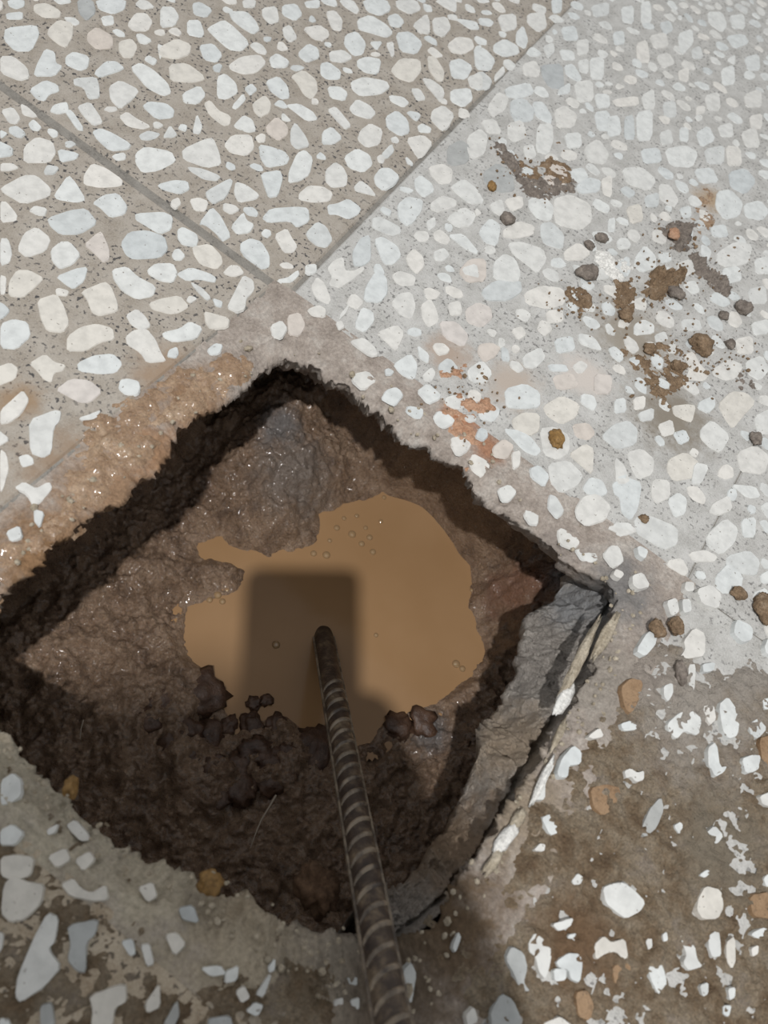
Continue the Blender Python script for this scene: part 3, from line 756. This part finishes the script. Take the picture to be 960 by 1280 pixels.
def blob(name, center, size, mat, seed, rough=0.25, sub=3, parent=None, squash=(1, 1, 1), rot=None, freq=1.3):
    bm = bmesh.new()
    bmesh.ops.create_icosphere(bm, subdivisions=sub, radius=1.0)
    off = Vector((seed * 3.17, seed * 1.31, seed * 0.77))
    R = rot if rot is not None else Matrix.Rotation(seed * 2.1, 3, 'Z')
    for v in bm.verts:
        k = 1 + rough * mnoise.fractal(v.co * freq + off, 0.7, 2.0, 4)
        c = v.co * k
        c = Vector((c.x * squash[0], c.y * squash[1], c.z * squash[2])) * size
        v.co = R @ c
    me = bpy.data.meshes.new(name)
    bm.to_mesh(me); bm.free()
    me.polygons.foreach_set('use_smooth', [True] * len(me.polygons))
    me.materials.append(mat)
    o = bpy.data.objects.new(name, me)
    o.location = tuple(map(float, center))
    COL.objects.link(o)
    if parent:
        o.parent = parent
    return o


# ------------------------------------------------------------------ steel bar
M_steel = Mat('rusty_bar', 0.5, 0.5)
c0 = M_steel.ramp(M_steel.noise(90, 5, 0.65), [(0.30, lin(38, 30, 26)), (0.5, lin(66, 54, 45)), (0.62, lin(100, 86, 70)), (0.75, lin(146, 130, 106))])
M_steel.color(c0); M_steel.bump(M_steel.noise(500, 4, 0.7), 0.0006, 0.8)
M_rib = Mat('bar_rib', 0.42, 0.6)
M_rib.color(M_rib.ramp(M_rib.noise(110, 4, 0.6), [(0.35, lin(66, 56, 48)), (0.6, lin(136, 122, 104))])); M_rib.bump(M_rib.noise(500, 4, 0.7), 0.0005, 0.7)
A = Vector(at(404, 795, -0.1885)); B = Vector(at(472, 1178, 0.010))
axis = (B - A).normalized()
LEN = (B - A).length + 0.24
A0 = A - axis * 0.004
bar = empty('steel_bar', A0)
zq = axis.to_track_quat('Z', 'Y')
bar.rotation_mode = 'QUATERNION'
side = Vector((1, 0, 0)); bar.rotation_quaternion = zq
tag(bar, 'ribbed rusty steel reinforcing bar standing in the puddle and leaning out', 'steel bar')
RB = 0.0082


def tube(name, rings, seg, mat, parent, cap=True):
    V = []; F = []
    for (x, y, z, r) in rings:
        for k in range(seg):
            t = 2 * math.pi * k / seg
            V.append((x + r * math.cos(t), y + r * math.sin(t), z))
    for a in range(len(rings) - 1):
        for k in range(seg):
            F.append((a * seg + k, a * seg + (k + 1) % seg, (a + 1) * seg + (k + 1) % seg, (a + 1) * seg + k))
    if cap:
        F.append(tuple(range(seg))[::-1]); F.append(tuple((len(rings) - 1) * seg + k for k in range(seg)))
    return make(name, V, F, mat, parent)


tube('bar_shaft', [(0, 0, 0, RB * .9), (0, 0, 0.001, RB)] + [(0, 0, LEN * k / 40, RB) for k in range(1, 41)], 28, M_steel.m, bar)
# the two long ribs lie left and right as the bar is seen from above
inv = zq.inverted()
vd = inv @ (Vector(CAM) - (A + B) / 2); phi = math.atan2(vd.y, vd.x)      # towards the viewer
for s in (1.25, -1.72):
    t = phi + s
    V = []; F = []
    n = 60
    for k in range(n + 1):
        z = LEN * k / n
        for (dr, dt) in ((-0.0008, -0.16), (0.0012, -0.10), (0.0012, 0.10), (-0.0008, 0.16)):
            V.append(((RB + dr) * math.cos(t + dt), (RB + dr) * math.sin(t + dt), z))
    for k in range(n):
        for q in range(3):
            F.append((k * 4 + q, k * 4 + q + 1, k * 4 + q + 5, k * 4 + q + 4))
    make('long_rib', V, F, M_rib.m, bar, smooth=False)


def cross_rib(t0):
    V = []; F = []
    n = 12
    for k in range(n + 1):
        a = -1.22 + 2.44 * k / n
        h = 0.0015 * math.cos(a * 1.22) ** 0.6
        z = a * 0.0042
        for (dr, dz) in ((-0.0006, -0.0019), (h, -0.0009), (h, 0.0009), (-0.0006, 0.0019)):
            V.append(((RB + dr) * math.cos(t0 + a), (RB + dr) * math.sin(t0 + a), z + dz))
    for k in range(n):
        for q in range(3):
            F.append((k * 4 + q, k * 4 + q + 1, k * 4 + q + 5, k * 4 + q + 4))
    return V, F


protos = []
for s in (-0.24, math.pi - 0.24):
    V, F = cross_rib(phi + s)
    protos.append((V, F))
pitch = 0.0118
for pi_, (V, F) in enumerate(protos):
    first = None
    z = 0.085 + pi_ * pitch / 2
    while z < LEN - 0.01:
        if first is None:
            first = make('cross_rib', V, F, M_rib.m, bar, (0, 0, z))
        else:
            o = first.copy(); COL.objects.link(o); o.parent = bar; o.location = (0, 0, z)
        z += pitch
#%%DETAILS
# ------------------------------------------------------------------ loose dirt lying on the tiles
def dirt(name, px, thick, mat, label, cat, rag=0.006, scale=0.010, cover=0.0, res=0.0014, seed=1.0, kind='stuff', edge=0.008, parent=None, zb=0.0):
    """a layer of dirt with a real, uneven thickness; it ends where it thins out to nothing"""
    poly = poly_at(px)
    x0, y0 = poly.min(0) - 0.012; x1, y1 = poly.max(0) + 0.012
    ax = np.arange(x0, x1, res); ay = np.arange(y0, y1, res)
    gx, gy = np.meshgrid(ax, ay, indexing='ij'); Q = np.c_[gx.ravel(), gy.ravel()]
    d = sdf(Q, poly) + fbm(Q[:, 0], Q[:, 1], scale * 2.2, 5, 0.65, seed) * rag * 2.4
    m = sstep(-0.003, edge * 1.5, d)
    g_ = fbm(Q[:, 0], Q[:, 1], scale, 4, 0.6, seed + 5) * 1.5 + fbm(Q[:, 0], Q[:, 1], 0.0042, 3, 0.7, seed + 11) * 1.1
    h = thick * (m * (0.75 + cover) + g_ * (0.35 + 0.65 * m) - 0.30 - (1 - m) * 0.55)
    # it follows the rim and ends at the brink
    dp = sdf(Q, PIT)
    gz = ground(Q) - np.maximum(dp, 0) * 1.2
    h = np.where(dp > 0.005, -1.0, h)
    ok = (h > -thick * 0.5).reshape(gx.shape)
    ids = -np.ones(gx.shape, int); ids[ok] = np.arange(ok.sum())
    h = np.where(h > 0, h, h * 0.35 - 0.0002)
    V = np.c_[Q, h + zb + gz][ok.ravel()]
    a, b, c, e = ids[:-1, :-1], ids[1:, :-1], ids[1:, 1:], ids[:-1, 1:]
    f = np.stack([a, b, c, e], -1).reshape(-1, 4); f = f[f.min(1) >= 0]
    o = make(name, V, f, mat, parent)
    if kind:
        o['kind'] = kind
    if label:
        tag(o, label, cat)
    return o


M_clay = soil('wet_clay_smear', [(0.3, lin(132, 104, 78)), (0.52, lin(156, 129, 102)), (0.7, lin(178, 155, 130))], 0.5, 60, 0.0015, 0.5, glint=True)
M_dirt = soil('loose_dirt', [(0.27, lin(98, 78, 58)), (0.42, lin(126, 108, 86)), (0.56, lin(146, 132, 112)), (0.68, lin(148, 136, 122)), (0.76, lin(126, 96, 72))], 0.75, 52, 0.005, 0.3,
              patch=[(*w_(860, 880), 0.040, lin(166, 158, 148)), (*w_(790, 830), 0.02, lin(160, 150, 140)), (*w_(930, 830), 0.03, lin(162, 154, 144)), (*w_(720, 1180), 0.02, lin(120, 96, 72)), (*w_(900, 1060), 0.025, lin(132, 122, 106))])
M_dust = soil('grey_cement_dust', [(0.3, lin(150, 141, 130)), (0.5, lin(172, 165, 156)), (0.7, lin(192, 187, 180))], 0.8, 60, 0.0012, 0.2)
M_clod = soil('dry_soil_clod', [(0.3, lin(112, 93, 74)), (0.55, lin(142, 120, 96)), (0.75, lin(166, 148, 128))], 0.8, 120, 0.003, 0.2)
M_clod_d = soil('dark_soil_clod', [(0.3, lin(100, 91, 84)), (0.7, lin(148, 138, 128))], 0.7, 160, 0.002, 0.3)
M_orange = soil('orange_clay', [(0.3, lin(166, 124, 96)), (0.7, lin(190, 156, 130))], 0.7, 120, 0.0015, 0.3)
M_splash = soil('white_cement', [(0.3, lin(212, 210, 204)), (0.7, lin(232, 231, 226))], 0.6, 80, 0.001, 0.3)
M_mudwet = soil('wet_dark_mud', [(0.3, lin(58, 42, 34)), (0.7, lin(98, 74, 58))], 0.32, 90, 0.0015, 0.5)
M_ochre = soil('ochre_stone', [(0.3, lin(118, 88, 46)), (0.7, lin(160, 126, 76))], 0.6, 160, 0.001, 0.4)
M_brick = soil('brick_fragment', [(0.3, lin(80, 62, 48)), (0.7, lin(112, 88, 68))], 0.8, 120, 0.002, 0.2)
M_crumb = soil('mortar_crumb', [(0.3, lin(150, 138, 118)), (0.7, lin(188, 178, 160))], 0.8, 120, 0.0015, 0.2)

dirt('clay_smear', [(-60, 790), (-60, 660), (30, 668), (66, 640), (82, 590), (92, 545), (112, 515), (150, 492), (185, 480), (215, 458), (250, 448), (300, 432), (328, 452), (262, 512), (222, 540), (186, 594), (120, 636), (60, 690), (0, 736)],
     0.0022, M_clay, 'wet brown clay smeared along the upper left edge of the pit', 'mud', rag=0.004, scale=0.014, cover=0.25, seed=2.0)
dirt('loose_dirt', [(795, 775), (850, 770), (900, 800), (1100, 830), (1100, 1480), (640, 1480), (560, 1300), (540, 1200), (575, 1125), (630, 1040), (700, 925), (752, 845)],
     0.0030, M_dirt, 'brown and grey dirt spread over the tile right of the steel bar', 'dirt', rag=0.012, scale=0.013, cover=0.30, seed=4.0, edge=0.02, res=0.0017)
dirt('loose_dirt', [(-60, 960), (60, 1010), (180, 1110), (300, 1200), (430, 1230), (440, 1400), (-200, 1400), (-200, 960)],
     0.0016, M_dirt, 'dirt film over the shaded tile in the lower left', 'dirt', rag=0.012, scale=0.013, cover=-0.22, seed=9.0, edge=0.02)
dirt('soil_stain', [(622, 180), (636, 185), (648, 205), (668, 222), (700, 228), (722, 226), (718, 240), (690, 246), (660, 244), (640, 226), (628, 205)],
     0.0020, M_clod_d, 'dark curved trail of soil on the upper right tile', 'dirt', rag=0.004, scale=0.008, cover=0.15, seed=6.0, edge=0.004, res=0.001)
dirt('soil_stain', [(628, 178), (650, 190), (672, 205), (690, 192), (700, 180), (706, 192), (712, 225), (690, 236), (660, 234), (645, 215)],
     0.0016, M_clod, 'thin brown soil inside the curved dark trail', 'dirt', rag=0.005, scale=0.008, cover=-0.1, seed=16.0, edge=0.005, res=0.001)
dirt('soil_heap', [(802, 335), (820, 330), (846, 336), (862, 352), (852, 372), (826, 382), (803, 374), (796, 355)],
     0.0075, M_clod, 'largest brown heap of crumbled soil on the upper right tile', 'dirt', rag=0.003, scale=0.009, cover=0.35, seed=7.0, edge=0.008, res=0.001)
dirt('soil_heap', [(822, 280), (845, 272), (868, 282), (866, 312), (850, 322), (832, 306)],
     0.0045, M_clod_d, 'dark soil heap just above the largest brown heap', 'dirt', rag=0.004, scale=0.008, cover=0.1, seed=8.0, edge=0.006, res=0.001)
dirt('soil_trail', [(858, 312), (872, 318), (900, 340), (914, 358), (904, 372), (886, 362), (866, 338)],
     0.0035, M_clod_d, 'grey-brown soil trail running right from the dark heap', 'dirt', rag=0.003, scale=0.008, cover=0.15, seed=10.0, edge=0.005, res=0.001)
dirt('soil_heap', [(770, 352), (792, 345), (798, 372), (788, 402), (774, 400), (768, 380)],
     0.0040, M_clod, 'small brown soil heap left of the largest heap', 'dirt', rag=0.003, scale=0.008, cover=0.15, seed=12.0, edge=0.005, res=0.001)
dirt('soil_heap', [(712, 362), (738, 366), (744, 382), (724, 394), (708, 386)],
     0.0032, M_clod, 'flat brown soil patch below the dark oval pebble', 'dirt', rag=0.004, scale=0.008, cover=0.05, seed=13.0, edge=0.005, res=0.001)
dirt('loose_dirt', [(790, 420), (830, 425), (870, 448), (880, 475), (850, 505), (830, 520), (812, 500), (800, 465), (775, 440)],
     0.0020, M_clod, 'scattered brown dirt below the bright white chip', 'dirt', rag=0.010, scale=0.009, cover=-0.02, seed=14.0, edge=0.012, res=0.0011)
dirt('loose_dirt', [(880, 440), (960, 460), (970, 500), (930, 500), (890, 480)],
     0.0016, M_clod_d, 'thin grey dirt near the right edge of the photo', 'dirt', rag=0.010, scale=0.009, cover=-0.1, seed=34.0, edge=0.012, res=0.0012)
dirt('clay_stain', [(870, 245), (890, 235), (902, 258), (895, 305), (880, 318), (872, 290)],
     0.0012, M_clay, 'faint tan clay stain above the soil trail', 'dirt', rag=0.006, scale=0.008, cover=-0.1, seed=36.0, edge=0.008, res=0.0011)
dirt('orange_clay', [(540, 478), (556, 462), (584, 458), (582, 482), (578, 500), (612, 496), (622, 508), (606, 522), (584, 518), (572, 506), (573, 475), (556, 474)],
     0.0022, M_orange, 'orange clay crumbs by the upper right rim of the pit', 'clay', rag=0.003, scale=0.007, cover=0.2, seed=15.0, edge=0.004, res=0.0009)
dirt('orange_clay', [(556, 516), (590, 520), (612, 540), (600, 572), (618, 590), (596, 588), (580, 560), (562, 540)],
     0.0016, M_orange, 'thin orange clay film below the orange crumbs', 'clay', rag=0.006, scale=0.008, cover=-0.05, seed=18.0, edge=0.008, res=0.001)
dirt('cement_splash', [(742, 316), (756, 310), (772, 322), (790, 330), (784, 352), (772, 372), (760, 372), (762, 350), (748, 336)],
     0.0018, M_splash, 'splash of bright white cement left of the soil heaps', 'splash', rag=0.004, scale=0.008, cover=0.15, seed=19.0, edge=0.004, res=0.0009)

# ------------------------------------------------------------------ single lumps and pebbles on the tiles
LUMPS = [
    (735, 342, 14, 10, M_clod_d, 'pebble', 'dark grey oval pebble beside the white cement splash', 'pebble'),
    (695, 549, 9.5, 12, M_ochre, 'pebble', 'ochre pebble lying on a white chip', 'pebble'),
    (634, 274, 9, 7.5, M_clod_d, 'soil_crumb', 'dark brown crumb below the curved soil trail', 'crumb'),
    (615, 232, 5, 7, M_ochre, 'soil_crumb', 'tiny ochre crumb left of the curved soil trail', 'crumb'),
    (929, 385, 10, 8, M_clod_d, 'pebble', 'round dark pebble at the end of the soil trail', 'pebble'),
    (905, 394, 6, 5, M_clod_d, 'pebble', 'small dark pebble left of the round dark pebble', 'pebble'),
    (876, 432, 14, 12, M_clod, 'soil_clod', 'brown soil clod below the round dark pebble', 'clod'),
    (913, 430, 6, 6, M_clod_d, 'pebble', 'dark pebble right of the brown soil clod', 'pebble'),
    (752, 297, 8, 6, M_clod_d, 'soil_crumb', 'dark crumb above the white cement splash', 'crumb'),
    (737, 306, 6, 5, M_clod_d, 'soil_crumb', 'dark crumb left above the white cement splash', 'crumb'),
    (923, 742, 9, 7, M_clod, 'soil_crumb', 'brown crumb under the brightest chip near the right edge', 'crumb'),
    (956, 760, 12, 16, M_clod, 'soil_clod', 'brown clod cut off by the right edge of the photo', 'clod'),
    (840, 296, 7, 6, M_orange, 'soil_crumb', 'rust coloured crumb on the dark soil heap', 'crumb'),
    (782, 394, 8, 9, M_clod, 'soil_crumb', 'brown crumb below the small soil heap', 'crumb'),
    (848, 458, 9, 7, M_clod, 'soil_crumb', 'brown crumb among the scattered dirt', 'crumb'),
    (812, 436, 8, 7, M_clod, 'soil_crumb', 'brown crumb beside the bright white chip', 'crumb'),
    (944, 548, 8, 7, M_clod_d, 'soil_crumb', 'grey crumb by the right edge above the pale chips', 'crumb'),
    (844, 366, 10, 8, M_clod_d, 'soil_clod', 'grey clod at the foot of the largest soil heap', 'clod'),
    (848, 842, 7, 12, M_clod_d, 'pebble', 'dark grey stone between white chips in the dirt', 'pebble'),
    (806, 648, 6, 5, M_clod, 'soil_crumb', 'brown crumb above the right corner of the pit', 'crumb'),
    (842, 785, 9, 10, M_clod, 'soil_clod', 'brown clod under two bright chips by the pit corner', 'clod'),
    (818, 788, 9, 10, M_clod, 'soil_clod', 'brown clod nearest the right corner of the pit', 'clod'),
]
for k, (u, v, a, b, mat, name, label, cat) in enumerate(LUMPS):
    g = at(u, v, 0.002); s = np.linalg.norm(CAM - g) / FPX
    rz = Matrix.Rotation(math.atan2(ROT[1, 0], ROT[0, 0]), 3, 'Z')
    hz = min(a, b) * s * 0.75
    zb = 0.0032 if (u > 790 and v > 760) else 0.0
    if name == 'soil_crumb' and (u, v) == (840, 296):
        zb = 0.003
    o = blob(name, (g[0], g[1], zb + hz * 0.62), 1.0, mat, k + 1.5, 0.38, 3, None, (a * s, b * s * 1.12, hz), rz)
    tag(o, label, cat)

# pale slivers of broken tile edge along the right side of the pit
slv = [((748, 775), (708, 848)), ((738, 800), (700, 872)), ((714, 858), (694, 892)), ((690, 950), (664, 1004)), ((654, 1012), (640, 1036)),
       ((646, 1030), (616, 1068)), ((706, 900), (690, 936)), ((626, 1064), (606, 1092)), ((770, 770), (742, 822))]
for k, (p0, p1) in enumerate(slv):
    a = at(*p0, 0.001); b = at(*p1, 0.001); d = b - a; L_ = np.linalg.norm(d)
    rz = Matrix.Rotation(math.atan2(d[1], d[0]), 3, 'Z')
    o = blob('mortar_sliver', (a + b) / 2 + np.array([0, 0, 0.0006]), 1.0, M_splash if k in (3, 5, 2) else M_crumb, k + 40.3, 0.35, 3, floor,
             (L_ * 0.56, 0.0021 + 0.0008 * (k % 3), 0.0026), rz, freq=2.0)

# crumbs of mortar on the near edge and round the rim: too many and too small to count
bm = bmesh.new()
rr = random.Random(5)
edge_w = resample([(x, y) for x, y in np.vstack([PIT, PIT[:1]])], 900)
for k in range(760):
    e = edge_w[rr.randrange(900)]
    near = e[1] < -0.2 or e[0] > 0.27
    if not near and rr.random() < 0.75:
        continue
    out = e - CTR; out = out / np.linalg.norm(out)
    q = e + out * rr.uniform(0.001, 0.030) + np.array([rr.uniform(-.006, .006), rr.uniform(-.006, .006)])
    r = rr.uniform(0.0006, 0.0019) * (1.5 if rr.random() < 0.12 else 1)
    M = Matrix.Translation((q[0], q[1], (-0.003 if near else -0.001) + r * 0.4)) @ Matrix.Rotation(rr.uniform(0, 6), 4, (rr.random(), rr.random(), rr.random())) @ Matrix.Diagonal((r * rr.uniform(.8, 1.6), r, r * rr.uniform(.6, 1), 1))
    bmesh.ops.create_icosphere(bm, subdivisions=1, radius=1.0, matrix=M)
me = bpy.data.meshes.new('mortar_crumbs'); bm.to_mesh(me); bm.free(); me.materials.append(M_crumb)
crumbs = bpy.data.objects.new('mortar_crumbs', me); COL.objects.link(crumbs); crumbs.parent = floor
crumbs['kind'] = 'stuff'

bm = bmesh.new()
for k in range(420):
    u, v = rr.choice([(830, 352), (845, 300), (795, 385), (722, 380), (830, 470), (885, 345), (860, 430), (680, 225), (640, 205), (590, 490), (900, 450)])
    u += rr.gauss(0, 26); v += rr.gauss(0, 22)
    q = at(u, v); r = rr.uniform(0.0004, 0.0013) * (1.6 if rr.random() < 0.1 else 1)
    M = Matrix.Translation((q[0], q[1], 0.0007 + r * 0.4)) @ Matrix.Rotation(rr.uniform(0, 6), 4, (rr.random(), rr.random(), rr.random())) @ Matrix.Diagonal((r * rr.uniform(.8, 1.7), r, r * rr.uniform(.6, 1), 1))
    bmesh.ops.create_icosphere(bm, subdivisions=1, radius=1.0, matrix=M)
me = bpy.data.meshes.new('soil_crumbs'); bm.to_mesh(me); bm.free(); me.materials.append(M_clod)
o = bpy.data.objects.new('soil_crumbs', me); COL.objects.link(o)
tag(o, 'fine brown soil crumbs scattered round the heaps on the upper right tile', 'crumbs', kind='stuff')

# ------------------------------------------------------------------ inside the pit
CL = [(250, 868, 26), (262, 920, 17), (318, 878, 8), (333, 874, 7), (316, 905, 12), (345, 903, 10), (320, 940, 16), (300, 958, 13), (336, 952, 12),
      (357, 940, 9), (362, 965, 9), (286, 906, 10), (236, 915, 13), (214, 932, 12), (240, 945, 11), (266, 962, 14), (226, 898, 9), (396, 935, 24),
      (340, 978, 15), (302, 990, 16), (275, 1000, 12), (500, 908, 17), (530, 902, 15), (205, 880, 15), (185, 900, 13)]
for k, (u, v, r) in enumerate(CL):
    g = at(u, v, WATER + 0.004); s = np.linalg.norm(CAM - g) / FPX
    o = blob('mud_clod', (g[0], g[1], WATER + 0.001 + (0.009 if v > 935 or u < 240 else 0.0)), r * s, M_mudwet, k + 3.3, 0.5, 3, None, (1.2, 1.05, 0.55), freq=1.5)
    tag(o, 'wet dark mud clod among the round clods at the near edge of the puddle', 'mud clod', 'round wet mud clods in the pit')

M_bub = Mat('bubble_film', 0.04, 0.8); M_bub.color(lin(150, 124, 92))
bub = [(421, 660, 4), (430, 648, 3), (440, 668, 5), (452, 680, 4), (457, 660, 3), (446, 645, 3), (466, 690, 4), (462, 672, 4), (412, 676, 3), (476, 652, 3),
       (272, 744, 5), (262, 750, 4), (284, 738, 3), (278, 752, 4), (345, 806, 5), (597, 690, 4), (594, 752, 4), (600, 757, 3), (590, 738, 3), (570, 830, 5), (578, 836, 4), (480, 622, 3), (205, 793, 3), (392, 692, 4), (408, 694, 5), (470, 794, 3)]
for k, (u, v, r) in enumerate(bub):
    g = at(u, v, WATER); s = np.linalg.norm(CAM - g) / FPX
    o = blob('bubble', (g[0], g[1], WATER), r * s, M_bub.m, k + 0.7, 0.0, 3, None, (1, 1, 0.8))
    tag(o, 'shiny little bubble floating at the margin of the muddy puddle', 'bubble', 'bubbles on the puddle')

g = at(398, 1112, -0.045)
o = blob('brick_fragment', g, 0.0115, M_brick, 61.0, 0.6, 4, None, (1.25, 0.95, 0.9)); tag(o, 'rust brown brick fragment under the near edge beside the steel bar', 'brick fragment')
g = at(264, 1103, -0.004)
o = blob('pebble', g, 0.0052, M_ochre, 63.0, 0.5, 3, None, (1.1, 1, 0.9)); tag(o, 'yellowish pebble on the lower left brink of the pit', 'pebble')
g = at(88, 985, -0.006)
o = blob('pebble', g, 0.0045, M_ochre, 64.0, 0.5, 3, None, (1.1, 0.8, 0.9)); tag(o, 'tan pebble on the left brink of the pit', 'pebble')


def fibre(pts, r, mat, label):
    p = resample(pts, 24); V = []; F = []
    for k in range(24):
        d = p[min(k + 1, 23)] - p[max(k - 1, 0)]; d = d / np.linalg.norm(d)
        n1 = np.cross(d, [0, 0, 1]); n1 = n1 / (np.linalg.norm(n1) + 1e-9); n2 = np.cross(d, n1)
        rad_ = r * (1 - 0.6 * k / 24)
        for q in range(6):
            t = q * math.pi / 3
            V.append(p[k] + (n1 * math.cos(t) + n2 * math.sin(t)) * rad_)
    for k in range(23):
        for q in range(6):
            F.append((k * 6 + q, k * 6 + (q + 1) % 6, k * 6 + 6 + (q + 1) % 6, k * 6 + 6 + q))
    o = make('root_fibre', V, F, mat); tag(o, label, 'root'); return o


M_fib = Mat('root_fibre', 0.5, 0.4); M_fib.color(lin(150, 138, 124))
fibre([at(345, 994, -0.140), at(337, 1008, -0.138), at(326, 1026, -0.136), at(318, 1046, -0.134), at(313, 1060, -0.136)], 0.0008, M_fib.m, 'thin pale root in the dark part of the pit')
fibre([at(104, 900, -0.15), at(101, 912, -0.148), at(100, 924, -0.148)], 0.0006, M_fib.m, 'short pale root near the left of the pit')

# ------------------------------------------------------------------ who takes the photograph: phone and person, whose shadow falls into the pit
def cl_(x, y, z):                     # point given along the phone: right, up, back
    return CAM + ROT @ np.array([x, y, z])


M_phone = Mat('phone_black', 0.25, 0.5); M_phone.color(lin(22, 22, 24))
M_glass = Mat('phone_glass', 0.08, 0.5); M_glass.color(lin(10, 10, 12))
phone = empty('mobile_phone', CAM)
phone.rotation_mode = 'QUATERNION'; phone.rotation_quaternion = m4.to_quaternion()
tag(phone, 'black mobile phone held over the pit', 'phone')


def slab(name, x0, x1, y0, y1, z0, z1, rc, mat, parent):
    pts = []
    for cx, cy, a0 in ((x1 - rc, y1 - rc, 0), (x0 + rc, y1 - rc, 90), (x0 + rc, y0 + rc, 180), (x1 - rc, y0 + rc, 270)):
        for k in range(7):
            t = math.radians(a0 + 15 * k); pts.append((cx + rc * math.cos(t), cy + rc * math.sin(t)))
    n = len(pts)
    V = [(x, y, z0) for x, y in pts] + [(x, y, z1) for x, y in pts]
    F = [(k, (k + 1) % n, n + (k + 1) % n, n + k) for k in range(n)] + [tuple(range(n))[::-1], tuple(range(n, 2 * n))]
    return make(name, V, F, mat, parent, smooth=False)


slab('phone_body', -0.063, 0.011, -0.132, 0.026, 0.006, 0.014, 0.009, M_phone.m, phone)
slab('phone_screen', -0.061, 0.009, -0.130, 0.024, 0.014, 0.0146, 0.008, M_glass.m, phone)
tube('lens_ring', [(0, 0, 0.0035, 0.0062), (0, 0, 0.006, 0.0062)], 24, M_phone.m, phone, cap=False)

M_cloth = Mat('dark_cloth', 0.9, 0.2); M_cloth.color(M_cloth.ramp(M_cloth.noise(40, 3), [(0.3, lin(40, 42, 50)), (0.7, lin(56, 58, 66))]))
M_skin = Mat('skin', 0.55, 0.4); M_skin.color(lin(176, 132, 104))
M_hair = Mat('hair', 0.6, 0.3); M_hair.color(lin(32, 26, 22))
J = {}; ED = []


def jt(name, co, r, link=None):
    J[name] = (tuple(map(float, co)), r)
    if link:
        ED.append((link, name))


jt('pelvis', (.34, -1.32, .94), .14); jt('waist', (.32, -1.22, 1.06), .125, 'pelvis'); jt('chest', (.30, -1.08, 1.17), .14, 'waist')
jt('upper', (.28, -.97, 1.22), .10, 'chest'); jt('neck', (.268, -.89, 1.22), .055, 'upper'); jt('skull', (.260, -.820, 1.21), .088, 'neck'); jt('crown', (.256, -.788, 1.25), .084, 'skull')
jt('chin', (.257, -.756, 1.13), .042, 'skull'); jt('nose', (.255, -.726, 1.17), .014, 'chin')
jt('shoulder_r', (.46, -.96, 1.15), .065, 'upper'); jt('elbow_r', (.46, -.70, .84), .045, 'shoulder_r')
wr = cl_(0.045, -0.150, 0.06); jt('wrist_r', wr, .030, 'elbow_r'); pm = cl_(0.022, -0.105, 0.032); jt('palm_r', pm, .024, 'wrist_r')
for k, y in enumerate((-0.062, -0.082, -0.102, -0.120)):
    a = cl_(0.022, y, 0.022); b = cl_(0.016, y + .002, 0.004 + .0005); c_ = cl_(-0.012 + 0.006 * (k == 3), y + .004, 0.0005)
    jt('knuckle%d' % k, cl_(0.026, y - 0.004, 0.026), .0105, 'palm_r'); jt('finger%d' % k, cl_(0.0215, y, 0.010), .0090, 'knuckle%d' % k); jt('tip%d' % k, cl_(0.006, y + .003, 0.0005), .0078, 'finger%d' % k)
jt('thumb_base', cl_(0.020, -0.080, 0.032), .011, 'palm_r'); jt('thumb_tip', cl_(-0.006, -0.050, 0.024), .0085, 'thumb_base')
jt('shoulder_l', (.10, -.98, 1.15), .065, 'upper'); jt('elbow_l', (.05, -1.02, .88), .045, 'shoulder_l'); jt('wrist_l', (.13, -1.08, .70), .03, 'elbow_l'); jt('hand_l', (.17, -1.09, .62), .026, 'wrist_l')
jt('hip_r', (.43, -1.33, .88), .10, 'pelvis'); jt('knee_r', (.45, -1.24, .48), .065, 'hip_r'); jt('ankle_r', (.45, -1.32, .09), .042, 'knee_r'); jt('toe_r', (.47, -1.17, .04), .036, 'ankle_r')
jt('hip_l', (.26, -1.33, .88), .10, 'pelvis'); jt('knee_l', (.22, -1.24, .48), .065, 'hip_l'); jt('ankle_l', (.22, -1.32, .09), .042, 'knee_l'); jt('toe_l', (.20, -1.17, .04), .036, 'ankle_l')
nm = list(J)
me = bpy.data.meshes.new('person'); me.from_pydata([J[k][0] for k in nm], [(nm.index(a), nm.index(b)) for a, b in ED], [])
per = bpy.data.objects.new('person', me); COL.objects.link(per)
sk = per.modifiers.new('skin', 'SKIN'); sk.use_smooth_shade = True
for k, v in enumerate(me.skin_vertices[0].data):
    v.radius = (J[nm[k]][1],) * 2; v.use_root = (k == 0)
su = per.modifiers.new('smooth', 'SUBSURF'); su.levels = 2; su.render_levels = 2
me.materials.append(M_cloth.m)
tag(per, 'person in dark clothes bending over the pit with a phone in hand', 'person')
hr = blob('hair', (.262, -.804, 1.235), 0.100, M_hair.m, 77.0, 0.10, 3, per, (1.0, 1.05, 0.95), Matrix.Identity(3))
